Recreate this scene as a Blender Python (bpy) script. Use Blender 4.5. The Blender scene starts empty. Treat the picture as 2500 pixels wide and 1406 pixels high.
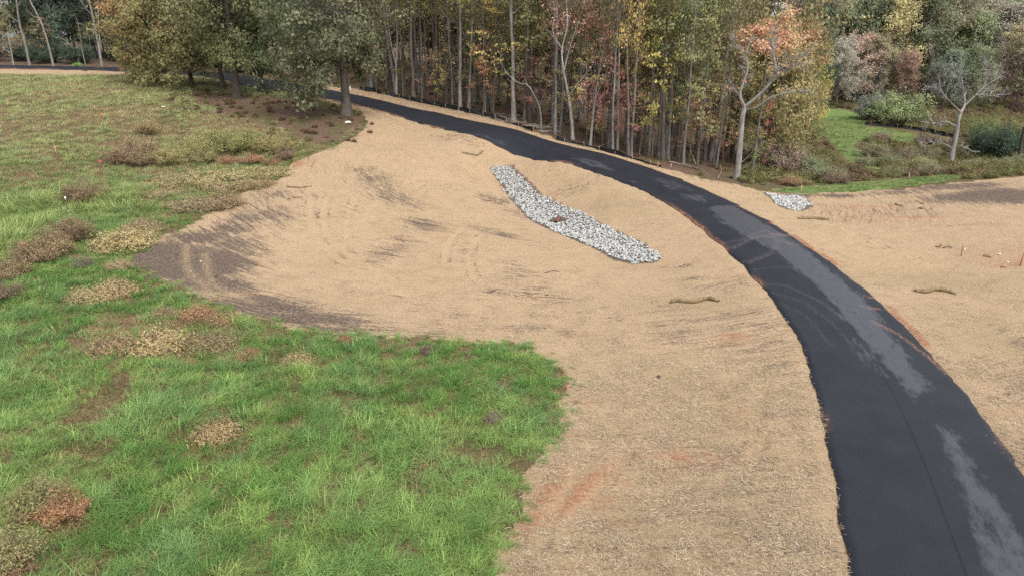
import bpy, math, random
import numpy as np
from mathutils import Vector, Matrix

SC = bpy.context.scene
COL = SC.collection
rng = np.random.default_rng(11)
R = math.radians

# ---------------------------------------------------------------- camera, sky, sun, exposure
CAM_H, PITCH, FPX = 13.0, R(19.0), 1689.0
cam_d = bpy.data.cameras.new('camera'); cam_d.sensor_width = 36.0; cam_d.lens = FPX / 2500 * 36.0
cam_d.clip_start = 0.5; cam_d.clip_end = 4000
cam = bpy.data.objects.new('camera', cam_d); COL.objects.link(cam)
cam.location = (0, 0, CAM_H); cam.rotation_euler = (R(90) - PITCH, 0, 0)
SC.camera = cam

SUN_EL, SUN_AZ = R(60), R(140)          # azimuth measured clockwise from +Y: over the right shoulder
world = bpy.data.worlds.new('World'); SC.world = world; world.use_nodes = True
wn = world.node_tree; wn.nodes.clear()
sky = wn.nodes.new('ShaderNodeTexSky'); sky.sky_type = 'NISHITA'; sky.sun_disc = False
sky.sun_elevation = SUN_EL; sky.sun_rotation = SUN_AZ; sky.air_density = 1.0; sky.dust_density = 3.0; sky.ozone_density = 1.0
hs = wn.nodes.new('ShaderNodeHueSaturation'); hs.inputs['Saturation'].default_value = 0.30
bg = wn.nodes.new('ShaderNodeBackground'); bg.inputs['Strength'].default_value = 0.15
wo = wn.nodes.new('ShaderNodeOutputWorld')
wn.links.new(sky.outputs[0], hs.inputs['Color']); wn.links.new(hs.outputs[0], bg.inputs['Color']); wn.links.new(bg.outputs[0], wo.inputs[0])
sun_d = bpy.data.lights.new('sun', 'SUN'); sun_d.energy = 1.2; sun_d.angle = R(40); sun_d.color = (1.0, 0.95, 0.88)
sun = bpy.data.objects.new('sun', sun_d); COL.objects.link(sun)
sd = Vector((math.sin(SUN_AZ) * math.cos(SUN_EL), math.cos(SUN_AZ) * math.cos(SUN_EL), math.sin(SUN_EL)))
sun.rotation_euler = sd.to_track_quat('Z', 'Y').to_euler(); sun.location = (30, -30, 80)
vs = SC.view_settings; vs.view_transform = 'Standard'; vs.look = 'None'; vs.gamma = 1.0; vs.exposure = 1.15; vs.use_curve_mapping = False

SC.cycles.max_bounces = 4; SC.cycles.use_denoising = False; SC.cycles.diffuse_bounces = 3; SC.cycles.glossy_bounces = 1; SC.cycles.transmission_bounces = 2; SC.cycles.transparent_max_bounces = 4
SC.cycles.caustics_reflective = False; SC.cycles.caustics_refractive = False

# ---------------------------------------------------------------- helpers: numbers
def lerp(a, b, t): return a + (b - a) * t
def sstep(a, b, x):
    t = np.clip((x - a) / (b - a), 0, 1); return t * t * (3 - 2 * t)
def _hash(ix, iy, s):
    n = (ix.astype(np.int64) * 374761393 + iy.astype(np.int64) * 668265263 + s * 974634777) & 0x7fffffff
    n = ((n ^ (n >> 13)) * 1274126177) & 0x7fffffff
    return ((n ^ (n >> 16)) & 0xffff) / 65535.0
def vnoise(x, y, s=0):
    x = np.asarray(x, float); y = np.asarray(y, float)
    ix, iy = np.floor(x), np.floor(y); fx, fy = x - ix, y - iy
    fx = fx * fx * (3 - 2 * fx); fy = fy * fy * (3 - 2 * fy)
    a, b = _hash(ix, iy, s), _hash(ix + 1, iy, s); c, d = _hash(ix, iy + 1, s), _hash(ix + 1, iy + 1, s)
    return lerp(lerp(a, b, fx), lerp(c, d, fx), fy)
def fbm(x, y, s=0, o=4):
    v, a, t = 0, 1, 0
    for k in range(o):
        v = v + a * vnoise(x * 2 ** k + 17.3 * k, y * 2 ** k - 9.1 * k, s + k); t += a; a *= 0.5
    return v / t
sp_, cp_ = math.sin(PITCH), math.cos(PITCH)
def rays(px, py):
    u = (np.asarray(px, float) - 1250) / FPX; v = (np.asarray(py, float) - 703) / FPX
    return np.stack([u, cp_ - v * sp_, -(sp_ + v * cp_)], -1)
def at_y(px, py, Y):                      # the point of that line of sight that stands Y metres ahead
    d = rays(px, py); t = Y / d[..., 1]
    return np.array([0, 0, CAM_H]) + d * np.asarray(t)[..., None]

# ---------------------------------------------------------------- lie of the land (measured spots: picture point, height in metres)
SPOTS = [(300,1380,.1),(1250,1380,0),(1900,1380,0),(2500,1250,.3),(0,1000,.3),(700,950,.1),(1250,1100,.05),(2030,1100,.12),(2440,1080,.25),
(0,1390,.2),(2500,900,.1),(1700,800,.1),(1700,735,-.05),(2280,710,-.15),(2480,640,.3),(2000,640,.62),(1960,640,.62),(1760,600,.55),(2130,720,.4),(1890,740,.35),
(1560,640,-.5),(1450,580,-.5),(1362,540,-.45),(1280,480,.2),(1215,415,1.5),(1480,500,.6),(1420,450,1.3),(1690,510,1.05),(1860,540,.95),(1930,500,.35),(1990,540,.2),
(2450,480,.9),(2450,560,.7),(2200,520,.3),(2200,450,.3),(2480,432,.5),(1800,445,.75),(1880,470,.4),(1560,398,2.2),(1560,430,1.9),(1400,385,2.8),(1400,350,3.2),(1200,330,4.3),(1300,323,4.3),
(1100,300,5.0),(1100,272,5.8),(1000,275,5.7),(900,222,7.5),(870,245,6.9),(845,280,6.1),(740,222,7.8),(600,196,8.7),(480,181,9.2),(300,171,9.6),(0,164,10.0),
(600,230,7.4),(700,250,6.9),(300,200,8.6),(450,330,4.6),(560,400,3.1),(700,400,3.2),(1000,400,2.8),(1000,330,4.3),(1150,380,3.0),(1000,500,1.4),(1000,640,.45),(1200,700,.1),(1200,600,.4),(330,640,.9),(600,600,.8),(800,560,1.1),
(700,740,.2),(250,500,1.8),(0,500,1.8),(0,300,5.6),(0,400,3.6),(0,700,.8),(-600,400,3.6),(-600,700,.8),
(2320,402,-2.0),(2040,290,.3),(2190,300,0),(2430,372,-1.9),(2100,350,-1.5),(2180,400,-2.0),(1960,425,-.6),(2250,262,1.0),(1980,300,-.2),(3000,420,1.0),(3000,700,.8)]
WORLD = [(-10,130,9),(-40,150,11),(-5,105,7),(22,100,1.2),(25,140,3.5),(20,200,8),(-100,160,12),(-160,110,11),(-120,60,7),(-90,20,3),(100,220,13),(70,210,9),(160,260,24),(150,150,6),(110,110,1.5),
(120,60,3),(110,20,2),(60,0,.6),(-50,-10,1),(0,-25,0),(-150,260,16),(0,280,15),(100,330,26),(220,330,30),(260,150,12),(260,0,6),(-260,60,8),(-260,260,16),(0,440,20),(-250,440,20),(250,440,32),(0,-120,0),(-200,-120,2),(200,-120,2),(-50,80,6.6)]
A = np.array(SPOTS, float); d = rays(A[:, 0], A[:, 1]); t = (A[:, 2] - CAM_H) / d[:, 2]
CP = np.concatenate([np.array([0, 0, CAM_H]) + d * t[:, None], np.array(WORLD, float)])
def _tps(r2): return np.where(r2 > 1e-9, r2 * np.log(r2 + 1e-12), 0)
n = len(CP); D2 = ((CP[:, None, :2] - CP[None, :, :2]) ** 2).sum(-1)
K = np.zeros((n + 3, n + 3)); K[:n, :n] = _tps(D2) + np.eye(n) * 6.0; K[:n, n:n + 2] = CP[:, :2]; K[:n, n + 2] = 1; K[n:, :n] = K[:n, n:].T
WT = np.linalg.solve(K, np.concatenate([CP[:, 2], np.zeros(3)]))
GX, GY = np.arange(-260, 261, 1.0), np.arange(-120, 441, 1.0)
def _land(x, y):
    out = np.zeros_like(x)
    for k in range(n): out += WT[k] * _tps((x - CP[k, 0]) ** 2 + (y - CP[k, 1]) ** 2)
    return out + WT[n] * x + WT[n + 1] * y + WT[n + 2]
gx, gy = np.meshgrid(GX, GY)
HG = _land(gx, gy)
def zt(x, y):
    x = np.clip(np.asarray(x, float), -259.9, 258.9); y = np.clip(np.asarray(y, float), -119.9, 438.9)
    fx, fy = x + 260, y + 120; ix, iy = fx.astype(int), fy.astype(int); fx, fy = fx - ix, fy - iy
    return lerp(lerp(HG[iy, ix], HG[iy, ix + 1], fx), lerp(HG[iy + 1, ix], HG[iy + 1, ix + 1], fx), fy)
def W(px, py):                            # where that line of sight meets the ground
    px = np.atleast_1d(np.asarray(px, float)); py = np.atleast_1d(np.asarray(py, float))
    dd = rays(px, py); ts = 6 * 1.012 ** np.arange(0, 345)
    P = np.array([0, 0, CAM_H]) + dd[:, None, :] * ts[None, :, None]
    below = P[..., 2] < zt(P[..., 0], P[..., 1])
    i = np.where(below.any(1), below.argmax(1), len(ts) - 1); i = np.maximum(i, 1); k = np.arange(len(px))
    lo, hi = ts[i - 1], ts[i]
    for _ in range(14):
        m = (lo + hi) / 2; Q = np.array([0, 0, CAM_H]) + dd * m[:, None]
        b = Q[:, 2] < zt(Q[:, 0], Q[:, 1]); hi = np.where(b, m, hi); lo = np.where(b, lo, m)
    Q = np.array([0, 0, CAM_H]) + dd * hi[:, None]; Q[:, 2] = zt(Q[:, 0], Q[:, 1])
    return Q
def W1(px, py): return W([px], [py])[0]
def WP(poly): a = np.array(poly, float); return W(a[:, 0], a[:, 1])

def sdf(poly, x, y):                      # signed distance to a closed outline, positive inside
    P = np.asarray(poly)[:, :2]; best = np.full(x.shape, 1e9); ins = np.zeros(x.shape, bool)
    for a, b in zip(P, np.roll(P, -1, 0)):
        e = b - a; w0, w1 = x - a[0], y - a[1]
        tt = np.clip((w0 * e[0] + w1 * e[1]) / max(e @ e, 1e-9), 0, 1)
        best = np.minimum(best, (w0 - e[0] * tt) ** 2 + (w1 - e[1] * tt) ** 2)
        c = ((a[1] <= y) & (b[1] > y)) | ((b[1] <= y) & (a[1] > y))
        if c.any():
            xi = a[0] + (y - a[1]) / (e[1] if abs(e[1]) > 1e-12 else 1e-12) * e[0]
            ins ^= c & (x < xi)
    return np.where(ins, 1, -1) * np.sqrt(best)
def linedist(line, x, y):
    P = np.asarray(line)[:, :2]; best = np.full(x.shape, 1e9)
    for a, b in zip(P[:-1], P[1:]):
        e = b - a; w0, w1 = x - a[0], y - a[1]
        tt = np.clip((w0 * e[0] + w1 * e[1]) / max(e @ e, 1e-9), 0, 1)
        best = np.minimum(best, (w0 - e[0] * tt) ** 2 + (w1 - e[1] * tt) ** 2)
    return np.sqrt(best)
def smoothline(P, step):                  # Catmull-Rom through points, resampled at even steps
    P = np.asarray(P, float); Q = np.vstack([2 * P[0] - P[1], P, 2 * P[-1] - P[-2]]); out = []
    for i in range(1, len(Q) - 2):
        tt = np.linspace(0, 1, 24, endpoint=False)[:, None]; a, b, c, dd = Q[i - 1], Q[i], Q[i + 1], Q[i + 2]
        out.append(.5 * (2 * b + (c - a) * tt + (2 * a - 5 * b + 4 * c - dd) * tt ** 2 + (3 * b - a - 3 * c + dd) * tt ** 3))
    out = np.vstack(out + [P[-1:]]); L = np.r_[0, np.cumsum(np.linalg.norm(np.diff(out, axis=0), axis=1))]
    s = np.linspace(0, L[-1], max(2, int(L[-1] / step)))
    return np.stack([np.interp(s, L, out[:, k]) for k in range(out.shape[1])], 1)

# ---------------------------------------------------------------- helpers: meshes and objects
def mesh(name, V, Fs, mats=(), attrs=None, smooth=False, fmat=None):
    """Fs: list of index arrays (m,3) or (m,4)."""
    me = bpy.data.meshes.new(name); V = np.asarray(V, np.float32)
    Fs = [np.asarray(f, np.int32) for f in Fs if len(f)]
    me.vertices.add(len(V)); me.vertices.foreach_set('co', V.ravel())
    loops = np.concatenate([f.ravel() for f in Fs]) if Fs else np.zeros(0, np.int32)
    tot = np.concatenate([np.full(len(f), f.shape[1], np.int32) for f in Fs]) if Fs else np.zeros(0, np.int32)
    st = np.r_[0, np.cumsum(tot)[:-1]].astype(np.int32) if len(tot) else tot
    me.loops.add(len(loops)); me.loops.foreach_set('vertex_index', loops)
    me.polygons.add(len(tot)); me.polygons.foreach_set('loop_start', st); me.polygons.foreach_set('loop_total', tot)
    if smooth: me.polygons.foreach_set('use_smooth', np.ones(len(tot), bool))
    for m in mats: me.materials.append(m)
    if fmat is not None: me.polygons.foreach_set('material_index', np.asarray(fmat, np.int32))
    for k, v in (attrs or {}).items():
        v = np.asarray(v, np.float32)
        if v.ndim == 1:
            a = me.attributes.new(k, 'FLOAT', 'POINT'); a.data.foreach_set('value', v)
        elif v.shape[1] == 2:
            a = me.attributes.new(k, 'FLOAT2', 'POINT'); a.data.foreach_set('vector', v.ravel())
        elif v.shape[1] == 3:
            a = me.attributes.new(k, 'FLOAT_VECTOR', 'POINT'); a.data.foreach_set('vector', v.ravel())
        else:
            a = me.attributes.new(k, 'FLOAT_COLOR', 'POINT'); a.data.foreach_set('color', v.ravel())
    me.update(calc_edges=True); return me
def obj(name, me, parent=None, loc=(0, 0, 0), rot=(0, 0, 0), scale=1.0, color=None):
    o = bpy.data.objects.new(name, me); COL.objects.link(o)
    o.location = loc; o.rotation_euler = rot; o.scale = (scale,) * 3 if np.isscalar(scale) else scale
    if parent: o.parent = parent
    if color is not None: o.color = (*color, 1.0)
    return o
def tag(o, label, cat, group=None, kind=None):
    if label: o['label'] = label
    if cat: o['category'] = cat
    if group: o['group'] = group
    if kind: o['kind'] = kind
    return o
def empty(name, loc, label, cat, group=None, rz=0, scale=1.0, rot=None):
    o = obj(name, None, None, loc, rot or (0, 0, rz), scale); return tag(o, label, cat, group)
class MB:                                  # collects shapes into one mesh
    def __init__(s): s.V, s.Q, s.T, s.n, s.a = [], [], [], 0, []
    def add(s, V, Q=(), T=(), a=0.0):
        if len(Q): s.Q.append(np.asarray(Q) + s.n)
        if len(T): s.T.append(np.asarray(T) + s.n)
        s.V.append(np.asarray(V, float)); s.a.append(np.full(len(V), a)); s.n += len(V)
    def tube(s, P, r, k=6, cap=True, a=0.0):
        P = np.asarray(P, float); m = len(P); r = np.broadcast_to(np.asarray(r, float), (m,))
        T = np.gradient(P, axis=0); T /= np.linalg.norm(T, axis=1)[:, None] + 1e-9
        mean = T.mean(0); ref = np.array([1, 0, 0]) if abs(mean[0]) < abs(mean[2]) else np.array([0, 0, 1.0])
        if abs(mean @ ref) > .9 * np.linalg.norm(mean): ref = np.array([0, 1.0, 0])
        U = np.cross(T, ref); U /= np.linalg.norm(U, axis=1)[:, None] + 1e-9; B = np.cross(T, U)
        an = np.linspace(0, 2 * np.pi, k, endpoint=False)
        V = P[:, None] + r[:, None, None] * (np.cos(an)[None, :, None] * U[:, None] + np.sin(an)[None, :, None] * B[:, None])
        i = np.arange(m - 1)[:, None] * k; j = np.arange(k)[None]; j2 = (j + 1) % k
        Q = np.stack([i + j, i + j2, i + k + j2, i + k + j], -1).reshape(-1, 4)
        V = V.reshape(-1, 3); Tt = []
        if cap and r[-1] > .004:
            V = np.vstack([V, P[-1] + T[-1] * r[-1] * .3, P[0]]); c = m * k; b = (m - 1) * k
            Tt = [(b + q, b + (q + 1) % k, c) for q in range(k)] + [((q + 1) % k, q, c + 1) for q in range(k)]
        s.add(V, Q, Tt, a)
    def box(s, c, size, rot=None, a=0.0):
        c = np.asarray(c, float); h = np.asarray(size, float) / 2
        V = np.array([[x, y, z] for x in (-1, 1) for y in (-1, 1) for z in (-1, 1)]) * h
        if rot is not None: V = V @ np.array(rot).T
        s.add(V + c, [(0, 1, 3, 2), (4, 6, 7, 5), (0, 4, 5, 1), (2, 3, 7, 6), (0, 2, 6, 4), (1, 5, 7, 3)], a=a)
    def mesh(s, name, mats, smooth=True):
        return mesh(name, np.vstack(s.V), [np.vstack(s.Q) if s.Q else [], np.vstack(s.T) if s.T else []], mats, {'tint': np.concatenate(s.a)}, smooth)

# ---------------------------------------------------------------- helpers: materials
class NT:
    def __init__(s, name):
        s.m = bpy.data.materials.new(name); s.m.use_nodes = True; s.t = s.m.node_tree; s.t.nodes.clear()
        s.out = s.t.nodes.new('ShaderNodeOutputMaterial')
    def put(s, sock, v):
        if isinstance(v, bpy.types.NodeSocket): s.t.links.new(v, sock)
        elif v is not None:
            if sock.type == 'RGBA' and not np.isscalar(v) and len(v) == 3: v = (*v, 1)
            sock.default_value = v
    def node(s, typ, out=0, **kw):
        nd = s.t.nodes.new(typ)
        for k, v in kw.items():
            if k.startswith('_'): setattr(nd, k[1:], v)
        for k, v in kw.items():
            if not k.startswith('_'):
                kk = int(k[1:]) if k[0] == 'i' and k[1:].isdigit() else k.replace('__', ' ')
                s.put(nd.inputs[kk], v)
        return nd.outputs[out]
    def attr(s, name, typ='GEOMETRY', out=2): return s.node('ShaderNodeAttribute', out, _attribute_name=name, _attribute_type=typ)
    def math(s, op, a, b=0.0, c=None, clamp=False):
        nd = s.t.nodes.new('ShaderNodeMath'); nd.operation = op; nd.use_clamp = clamp
        s.put(nd.inputs[0], a); s.put(nd.inputs[1], b)
        if c is not None: s.put(nd.inputs[2], c)
        return nd.outputs[0]
    def mix(s, f, a, b, blend='MIX'):
        nd = s.t.nodes.new('ShaderNodeMix'); nd.data_type = 'RGBA'; nd.blend_type = blend
        s.put(nd.inputs[0], f); s.put(nd.inputs[6], a); s.put(nd.inputs[7], b); return nd.outputs[2]
    def noise(s, scale, detail=4, rough=.55, vec=None, dist=0.0, out=0):
        return s.node('ShaderNodeTexNoise', out, Scale=scale, Detail=detail, Roughness=rough, Vector=vec, Distortion=dist)
    def ramp(s, f, stops):
        nd = s.t.nodes.new('ShaderNodeValToRGB'); e = nd.color_ramp.elements
        while len(e) < len(stops): e.new(.5)
        for k, (p, c) in enumerate(stops): e[k].position = p; e[k].color = (*c, 1)
        s.put(nd.inputs[0], f); return nd.outputs[0]
    def rng(s, f, a, b, c=0.0, dd=1.0):
        return s.node('ShaderNodeMapRange', 0, i0=f, i1=a, i2=b, i3=c, i4=dd)
    def obco(s): return s.node('ShaderNodeNewGeometry', 0)
    def mapping(s, v, scale=(1, 1, 1), rot=(0, 0, 0)):
        return s.node('ShaderNodeMapping', 0, Vector=v, Scale=scale, Rotation=rot)
    def bump(s, h, strength=.5, dist=.05): return s.node('ShaderNodeBump', 0, Strength=strength, Distance=dist, Height=h)
    def princ(s, col, rough=.8, normal=None, spec=.3, metal=0.0):
        nd = s.t.nodes.new('ShaderNodeBsdfPrincipled')
        s.put(nd.inputs['Base Color'], col); s.put(nd.inputs['Roughness'], rough); s.put(nd.inputs['Specular IOR Level'], spec); s.put(nd.inputs['Metallic'], metal)
        if normal is not None: s.put(nd.inputs['Normal'], normal)
        return nd.outputs[0]
    def done(s, sh): s.t.links.new(sh, s.out.inputs[0]); return s.m

def leaf_mat(name, trans=.35, var=.55, instancer=False, bright=1.0, sat=.84):
    M = NT(name); tint = M.attr('tint')
    c = M.attr('col', 'INSTANCER', 0) if instancer else M.node('ShaderNodeObjectInfo', 1)
    v = M.rng(tint, 0, 1, 1 - var, 1 + var)
    c = M.mix(1.0, c, M.node('ShaderNodeCombineColor', 0, Red=v, Green=v, Blue=v), 'MULTIPLY')
    h = M.node('ShaderNodeHueSaturation', 0, Hue=M.rng(M.math('FRACT', M.math('MULTIPLY', tint, 7.13)), 0, 1, .475, .525), Saturation=sat, Value=bright, Color=c)
    a = M.node('ShaderNodeBsdfDiffuse', 0, Color=h); b = M.node('ShaderNodeBsdfTranslucent', 0, Color=h)
    return M.done(M.node('ShaderNodeMixShader', 0, i0=trans, i1=a, i2=b))
LEAF = leaf_mat('leaf', .38, .42, False, 1.72); GRASSM = leaf_mat('grass_blade', .3, .6, True, 1.28, 1.08); STRAWM = leaf_mat('straw_strand', .1, .45, True)
def bark_mat(name):
    M = NT(name); g = M.obco(); c = M.node('ShaderNodeObjectInfo', 1)
    nz = M.noise(3.0, 6, .65, M.mapping(g, (1.6, 1.6, .35))); n2 = M.noise(.9, 3, .5, g)
    v = M.math('MULTIPLY', M.rng(nz, .3, .75, .45, 1.35), M.rng(n2, .35, .7, .8, 1.15))
    c = M.mix(1.0, c, M.node('ShaderNodeCombineColor', 0, Red=v, Green=v, Blue=v), 'MULTIPLY')
    return M.done(M.princ(c, .9, M.bump(nz, .7, .04), .15))
BARK = bark_mat('bark')
def plain(name, col, rough=.7, var=.3, scale=12, metal=0.0, spec=.3, bump=.3):
    M = NT(name); g = M.obco(); nz = M.noise(scale, 5, .6, g)
    v = M.rng(nz, .3, .7, 1 - var, 1 + var); c = M.mix(1.0, col, M.node('ShaderNodeCombineColor', 0, Red=v, Green=v, Blue=v), 'MULTIPLY')
    return M.done(M.princ(c, rough, M.bump(nz, bump, .02), spec, metal))

# ================================================================ THE SETTING
# ---------------------------------------------------------------- outlines of what covers the ground
ROAD_L = [(2110,1600),(2077,1406),(2062,1290),(2045,1180),(2028,1090),(2010,1010),(1986,935),(1957,870),(1935,795),(1895,735),(1855,685),(1805,638),(1755,592),(1695,535),(1635,497),(1560,466),(1450,420),(1370,395),(1300,376),(1200,347),(1100,318),(1000,291),(900,266),(800,243)]
ROAD_R = [(2760,1600),(2640,1406),(2560,1270),(2490,1140),(2440,1060),(2375,968),(2315,900),(2250,830),(2195,778),(2130,722),(2070,676),(2005,625),(1930,575),(1860,535),(1785,490),(1720,458),(1640,428),(1560,402),(1450,370),(1330,344),(1200,308),(1100,284),(1000,261),(860,232)]
wl, wr = smoothline(WP(ROAD_L)[:, :2], .5), smoothline(WP(ROAD_R)[:, :2], .5)
def resample(P, m):
    L = np.r_[0, np.cumsum(np.linalg.norm(np.diff(P, axis=0), axis=1))]; s = np.linspace(0, L[-1], m)
    return np.stack([np.interp(s, L, P[:, k]) for k in range(P.shape[1])], 1)
def mid_line(a, b):                        # middle of the two measured edges
    out, wd = [], []
    for p in a[::3]:
        dd = np.linalg.norm(b - p, axis=1); q = b[dd.argmin()]; out.append((p + q) / 2); wd.append(dd.min())
    return np.array(out), np.array(wd)
ml, mw = mid_line(wl, wr)
ROAD_W = float(np.median(mw[:int(len(mw) * .6)]))
FAR = WP([(740,220),(610,197),(480,181),(300,170.5),(0,163.5),(-400,156)])[:, :2]
ctr = smoothline(np.vstack([ml[::4], FAR]), .2)
nb_ = len(ctr)
arc = np.r_[0, np.cumsum(np.linalg.norm(np.diff(ctr, axis=0), axis=1))]
mlarc = np.r_[0, np.cumsum(np.linalg.norm(np.diff(ml, axis=0), axis=1))]
kern = np.ones(41) / 41
for k in range(2):
    pad = np.r_[np.full(20, ctr[0, k]) + (np.arange(-20, 0)) * (ctr[1, k] - ctr[0, k]), ctr[:, k], np.full(20, ctr[-1, k]) + np.arange(1, 21) * (ctr[-1, k] - ctr[-2, k])]
    ctr[:, k] = np.convolve(pad, kern, 'valid')
wid = np.interp(arc, mlarc, np.clip(mw, 4.9, 5.9)); wid = np.convolve(np.r_[np.full(60, wid[0]), wid, np.full(60, wid[-1])], np.ones(121) / 121, 'valid')
tan = np.gradient(ctr, axis=0); tan /= np.linalg.norm(tan, axis=1)[:, None]; nor = np.stack([tan[:, 1], -tan[:, 0]], 1)   # nor points to the driver's right
ragL = (fbm(arc * .5, 0 * arc, 3, 4) - .5) * .34 + (vnoise(arc * 3.1, 0 * arc, 5) - .5) * .08
ragR = (fbm(arc * .5, 0 * arc, 8, 4) - .5) * .34 + (vnoise(arc * 3.1, 0 * arc, 9) - .5) * .08
for x0 in (38.5, 44.0, 52.0): ragR += .28 * np.clip(1 - np.abs(arc - x0) / 1.2, 0, 1) * np.where(arc > x0, 1, -.6)
uu = np.unique(np.r_[np.linspace(-1, 1, 45), -.032, -.02, -.008, .004, .02])
half = wid / 2
off = np.where(uu[None] < 0, uu[None] * (half + ragL)[:, None], uu[None] * (half + ragR)[:, None])
RX, RY = ctr[:, 0:1] + nor[:, 0:1] * off, ctr[:, 1:2] + nor[:, 1:2] * off
RZ = zt(RX, RY) + .05 + .05 * (1 - uu[None] ** 2) + np.where(uu[None] > -.015, .014, 0) - .09 * (np.abs(uu[None]) > .995)
nr, nu = RX.shape
ROADPOLY = np.vstack([np.stack([RX[:, 0], RY[:, 0]], 1)[::4], np.stack([RX[:, -1], RY[:, -1]], 1)[::-1][::4]])
# pale dried film, scuffs and clay carried on by tyres: their own shapes on the asphalt
x, y = RX.ravel(), RY.ravel()
def soft(poly, w=.25): return sstep(-w, w, sdf(WP(poly), x, y))
film = np.zeros(x.shape)
for p, s_ in [([(1730,508),(1790,505),(1860,545),(1950,600),(2060,690),(2130,755),(2180,820),(2230,900),(2262,945),(2232,985),(2190,930),(2120,850),(2060,780),(1990,700),(1900,625),(1820,580),(1760,545)], 1.0),
              ([(2080,822),(2120,850),(2160,905),(2170,930),(2140,915),(2100,870)], .7), ([(2180,835),(2215,860),(2290,960),(2270,985),(2220,930)], .55),
              ([(2275,1040),(2330,1060),(2420,1210),(2500,1320),(2560,1450),(2440,1450),(2390,1310),(2320,1150)], .8), ([(2370,1270),(2420,1290),(2500,1380),(2560,1500),(2440,1500),(2400,1380)], .9),
              ([(1395,387),(1440,390),(1480,405),(1500,420),(1440,410)], .75), ([(1570,430),(1640,442),(1700,470),(1640,468)], .55), ([(1650,475),(1720,480),(1725,500),(1680,492)], .7), ([(1530,440),(1560,446),(1545,452)], .6),
              ([(1150,325),(1210,340),(1260,360),(1200,352)], .45), ([(900,275),(1000,292),(1000,300),(930,285)], .35)]:
    film = np.maximum(film, s_ * soft(p, .45))
scuff = np.zeros(x.shape)
for ln, w_, s_ in [([(1790,608),(1850,582),(1920,578),(1990,590)], .16, .9), ([(1740,600),(1810,590),(1870,565),(1900,590),(1880,625),(1830,645)], .14, .6), ([(1770,645),(1830,640),(1880,620),(1910,600)], .12, .5),
                   ([(1860,693),(1930,705),(2010,745),(2070,790)], .09, .5), ([(1880,715),(1960,740),(2040,800),(2120,900)], .07, .45), ([(1900,740),(1970,775),(2030,850)], .08, .3), ([(1840,660),(1900,655),(1960,660)], .1, .35), ([(1870,580),(1930,600),(1985,605)], .2, .8)]:
    scuff = np.maximum(scuff, s_ * np.exp(-(linedist(WP(ln), x, y) / w_) ** 2))
rclay = np.zeros(x.shape)
for ln, w_, s_ in [([(2110,726),(2150,735),(2190,748)], .08, .6), ([(2100,752),(2145,758)], .08, .5), ([(2130,790),(2190,818),(2260,870),(2310,915)], .07, .5), ([(1925,575),(1985,585)], .12, .5), ([(1880,575),(1945,580)], .1, .35)]:
    rclay = np.maximum(rclay, s_ * np.exp(-(linedist(WP(ln), x, y) / w_) ** 2))
edge = np.minimum(off - off[:, :1], off[:, -1:] - off)
rclay = np.maximum(rclay, (np.exp(-(edge / .16) ** 2) * (.85 * sstep(.45, .8, vnoise(arc * .3, arc * 0, 21)))[:, None]).ravel())
seam = np.exp(-((uu[None] + .014) / .010) ** 2) * (sstep(.32, .5, vnoise(arc * .22, arc * 0, 31)))[:, None]
M = NT('asphalt'); g = M.obco()
n1 = M.noise(38, 4, .7, g); n2 = M.noise(.55, 4, .6, g); n3 = M.noise(5, 5, .6, M.mapping(g, (1, 1, 1)))
nst = M.noise(1.0, 7, .72, M.mapping(M.attr('ruv', 'GEOMETRY', 1), (2.3, .75, 1)))
base = M.mix(M.rng(n2, .35, .7), (.0095, .0105, .0152), (.0145, .016, .0222))
base = M.mix(M.rng(n1, .52, .72, 0, .35), base, (.048, .05, .057))
ff = M.rng(M.math('ADD', M.attr('film'), M.math('MULTIPLY', M.math('SUBTRACT', nst, .5), 2.8)), .34, .86)
ff = M.math('MULTIPLY', ff, M.rng(M.attr('film'), .02, .3))
base = M.mix(M.math('MULTIPLY', ff, .72), base, (.060, .062, .072))
base = M.mix(M.math('MULTIPLY', M.attr('scuff'), M.rng(n3, .34, .66, 0, .55)), base, (.15, .13, .118))
base = M.mix(M.math('MULTIPLY', M.attr('rclay'), M.rng(n3, .36, .6, 0, 1)), base, (.40, .19, .10))
base = M.mix(M.math('MULTIPLY', M.attr('seam'), .75), base, (.012, .012, .014))
AS = M.done(M.princ(base, M.rng(ff, 0, 1, .62, .5), M.bump(n1, .5, .014), .22))
idx = np.arange(nr * nu).reshape(nr, nu)
Q = np.stack([idx[:-1, :-1], idx[:-1, 1:], idx[1:, 1:], idx[1:, :-1]], -1).reshape(-1, 4)
road = obj('road', mesh('road', np.stack([RX, RY, RZ], -1).reshape(-1, 3), [Q], [AS], {'ruv': np.stack([off.ravel(), np.repeat(arc, nu), 0 * off.ravel()], 1), 'film': film, 'scuff': scuff, 'rclay': rclay, 'seam': seam.ravel()}, True))
tag(road, 'fresh black asphalt road curving from the corner up to the trees', None, None, 'structure')

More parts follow.
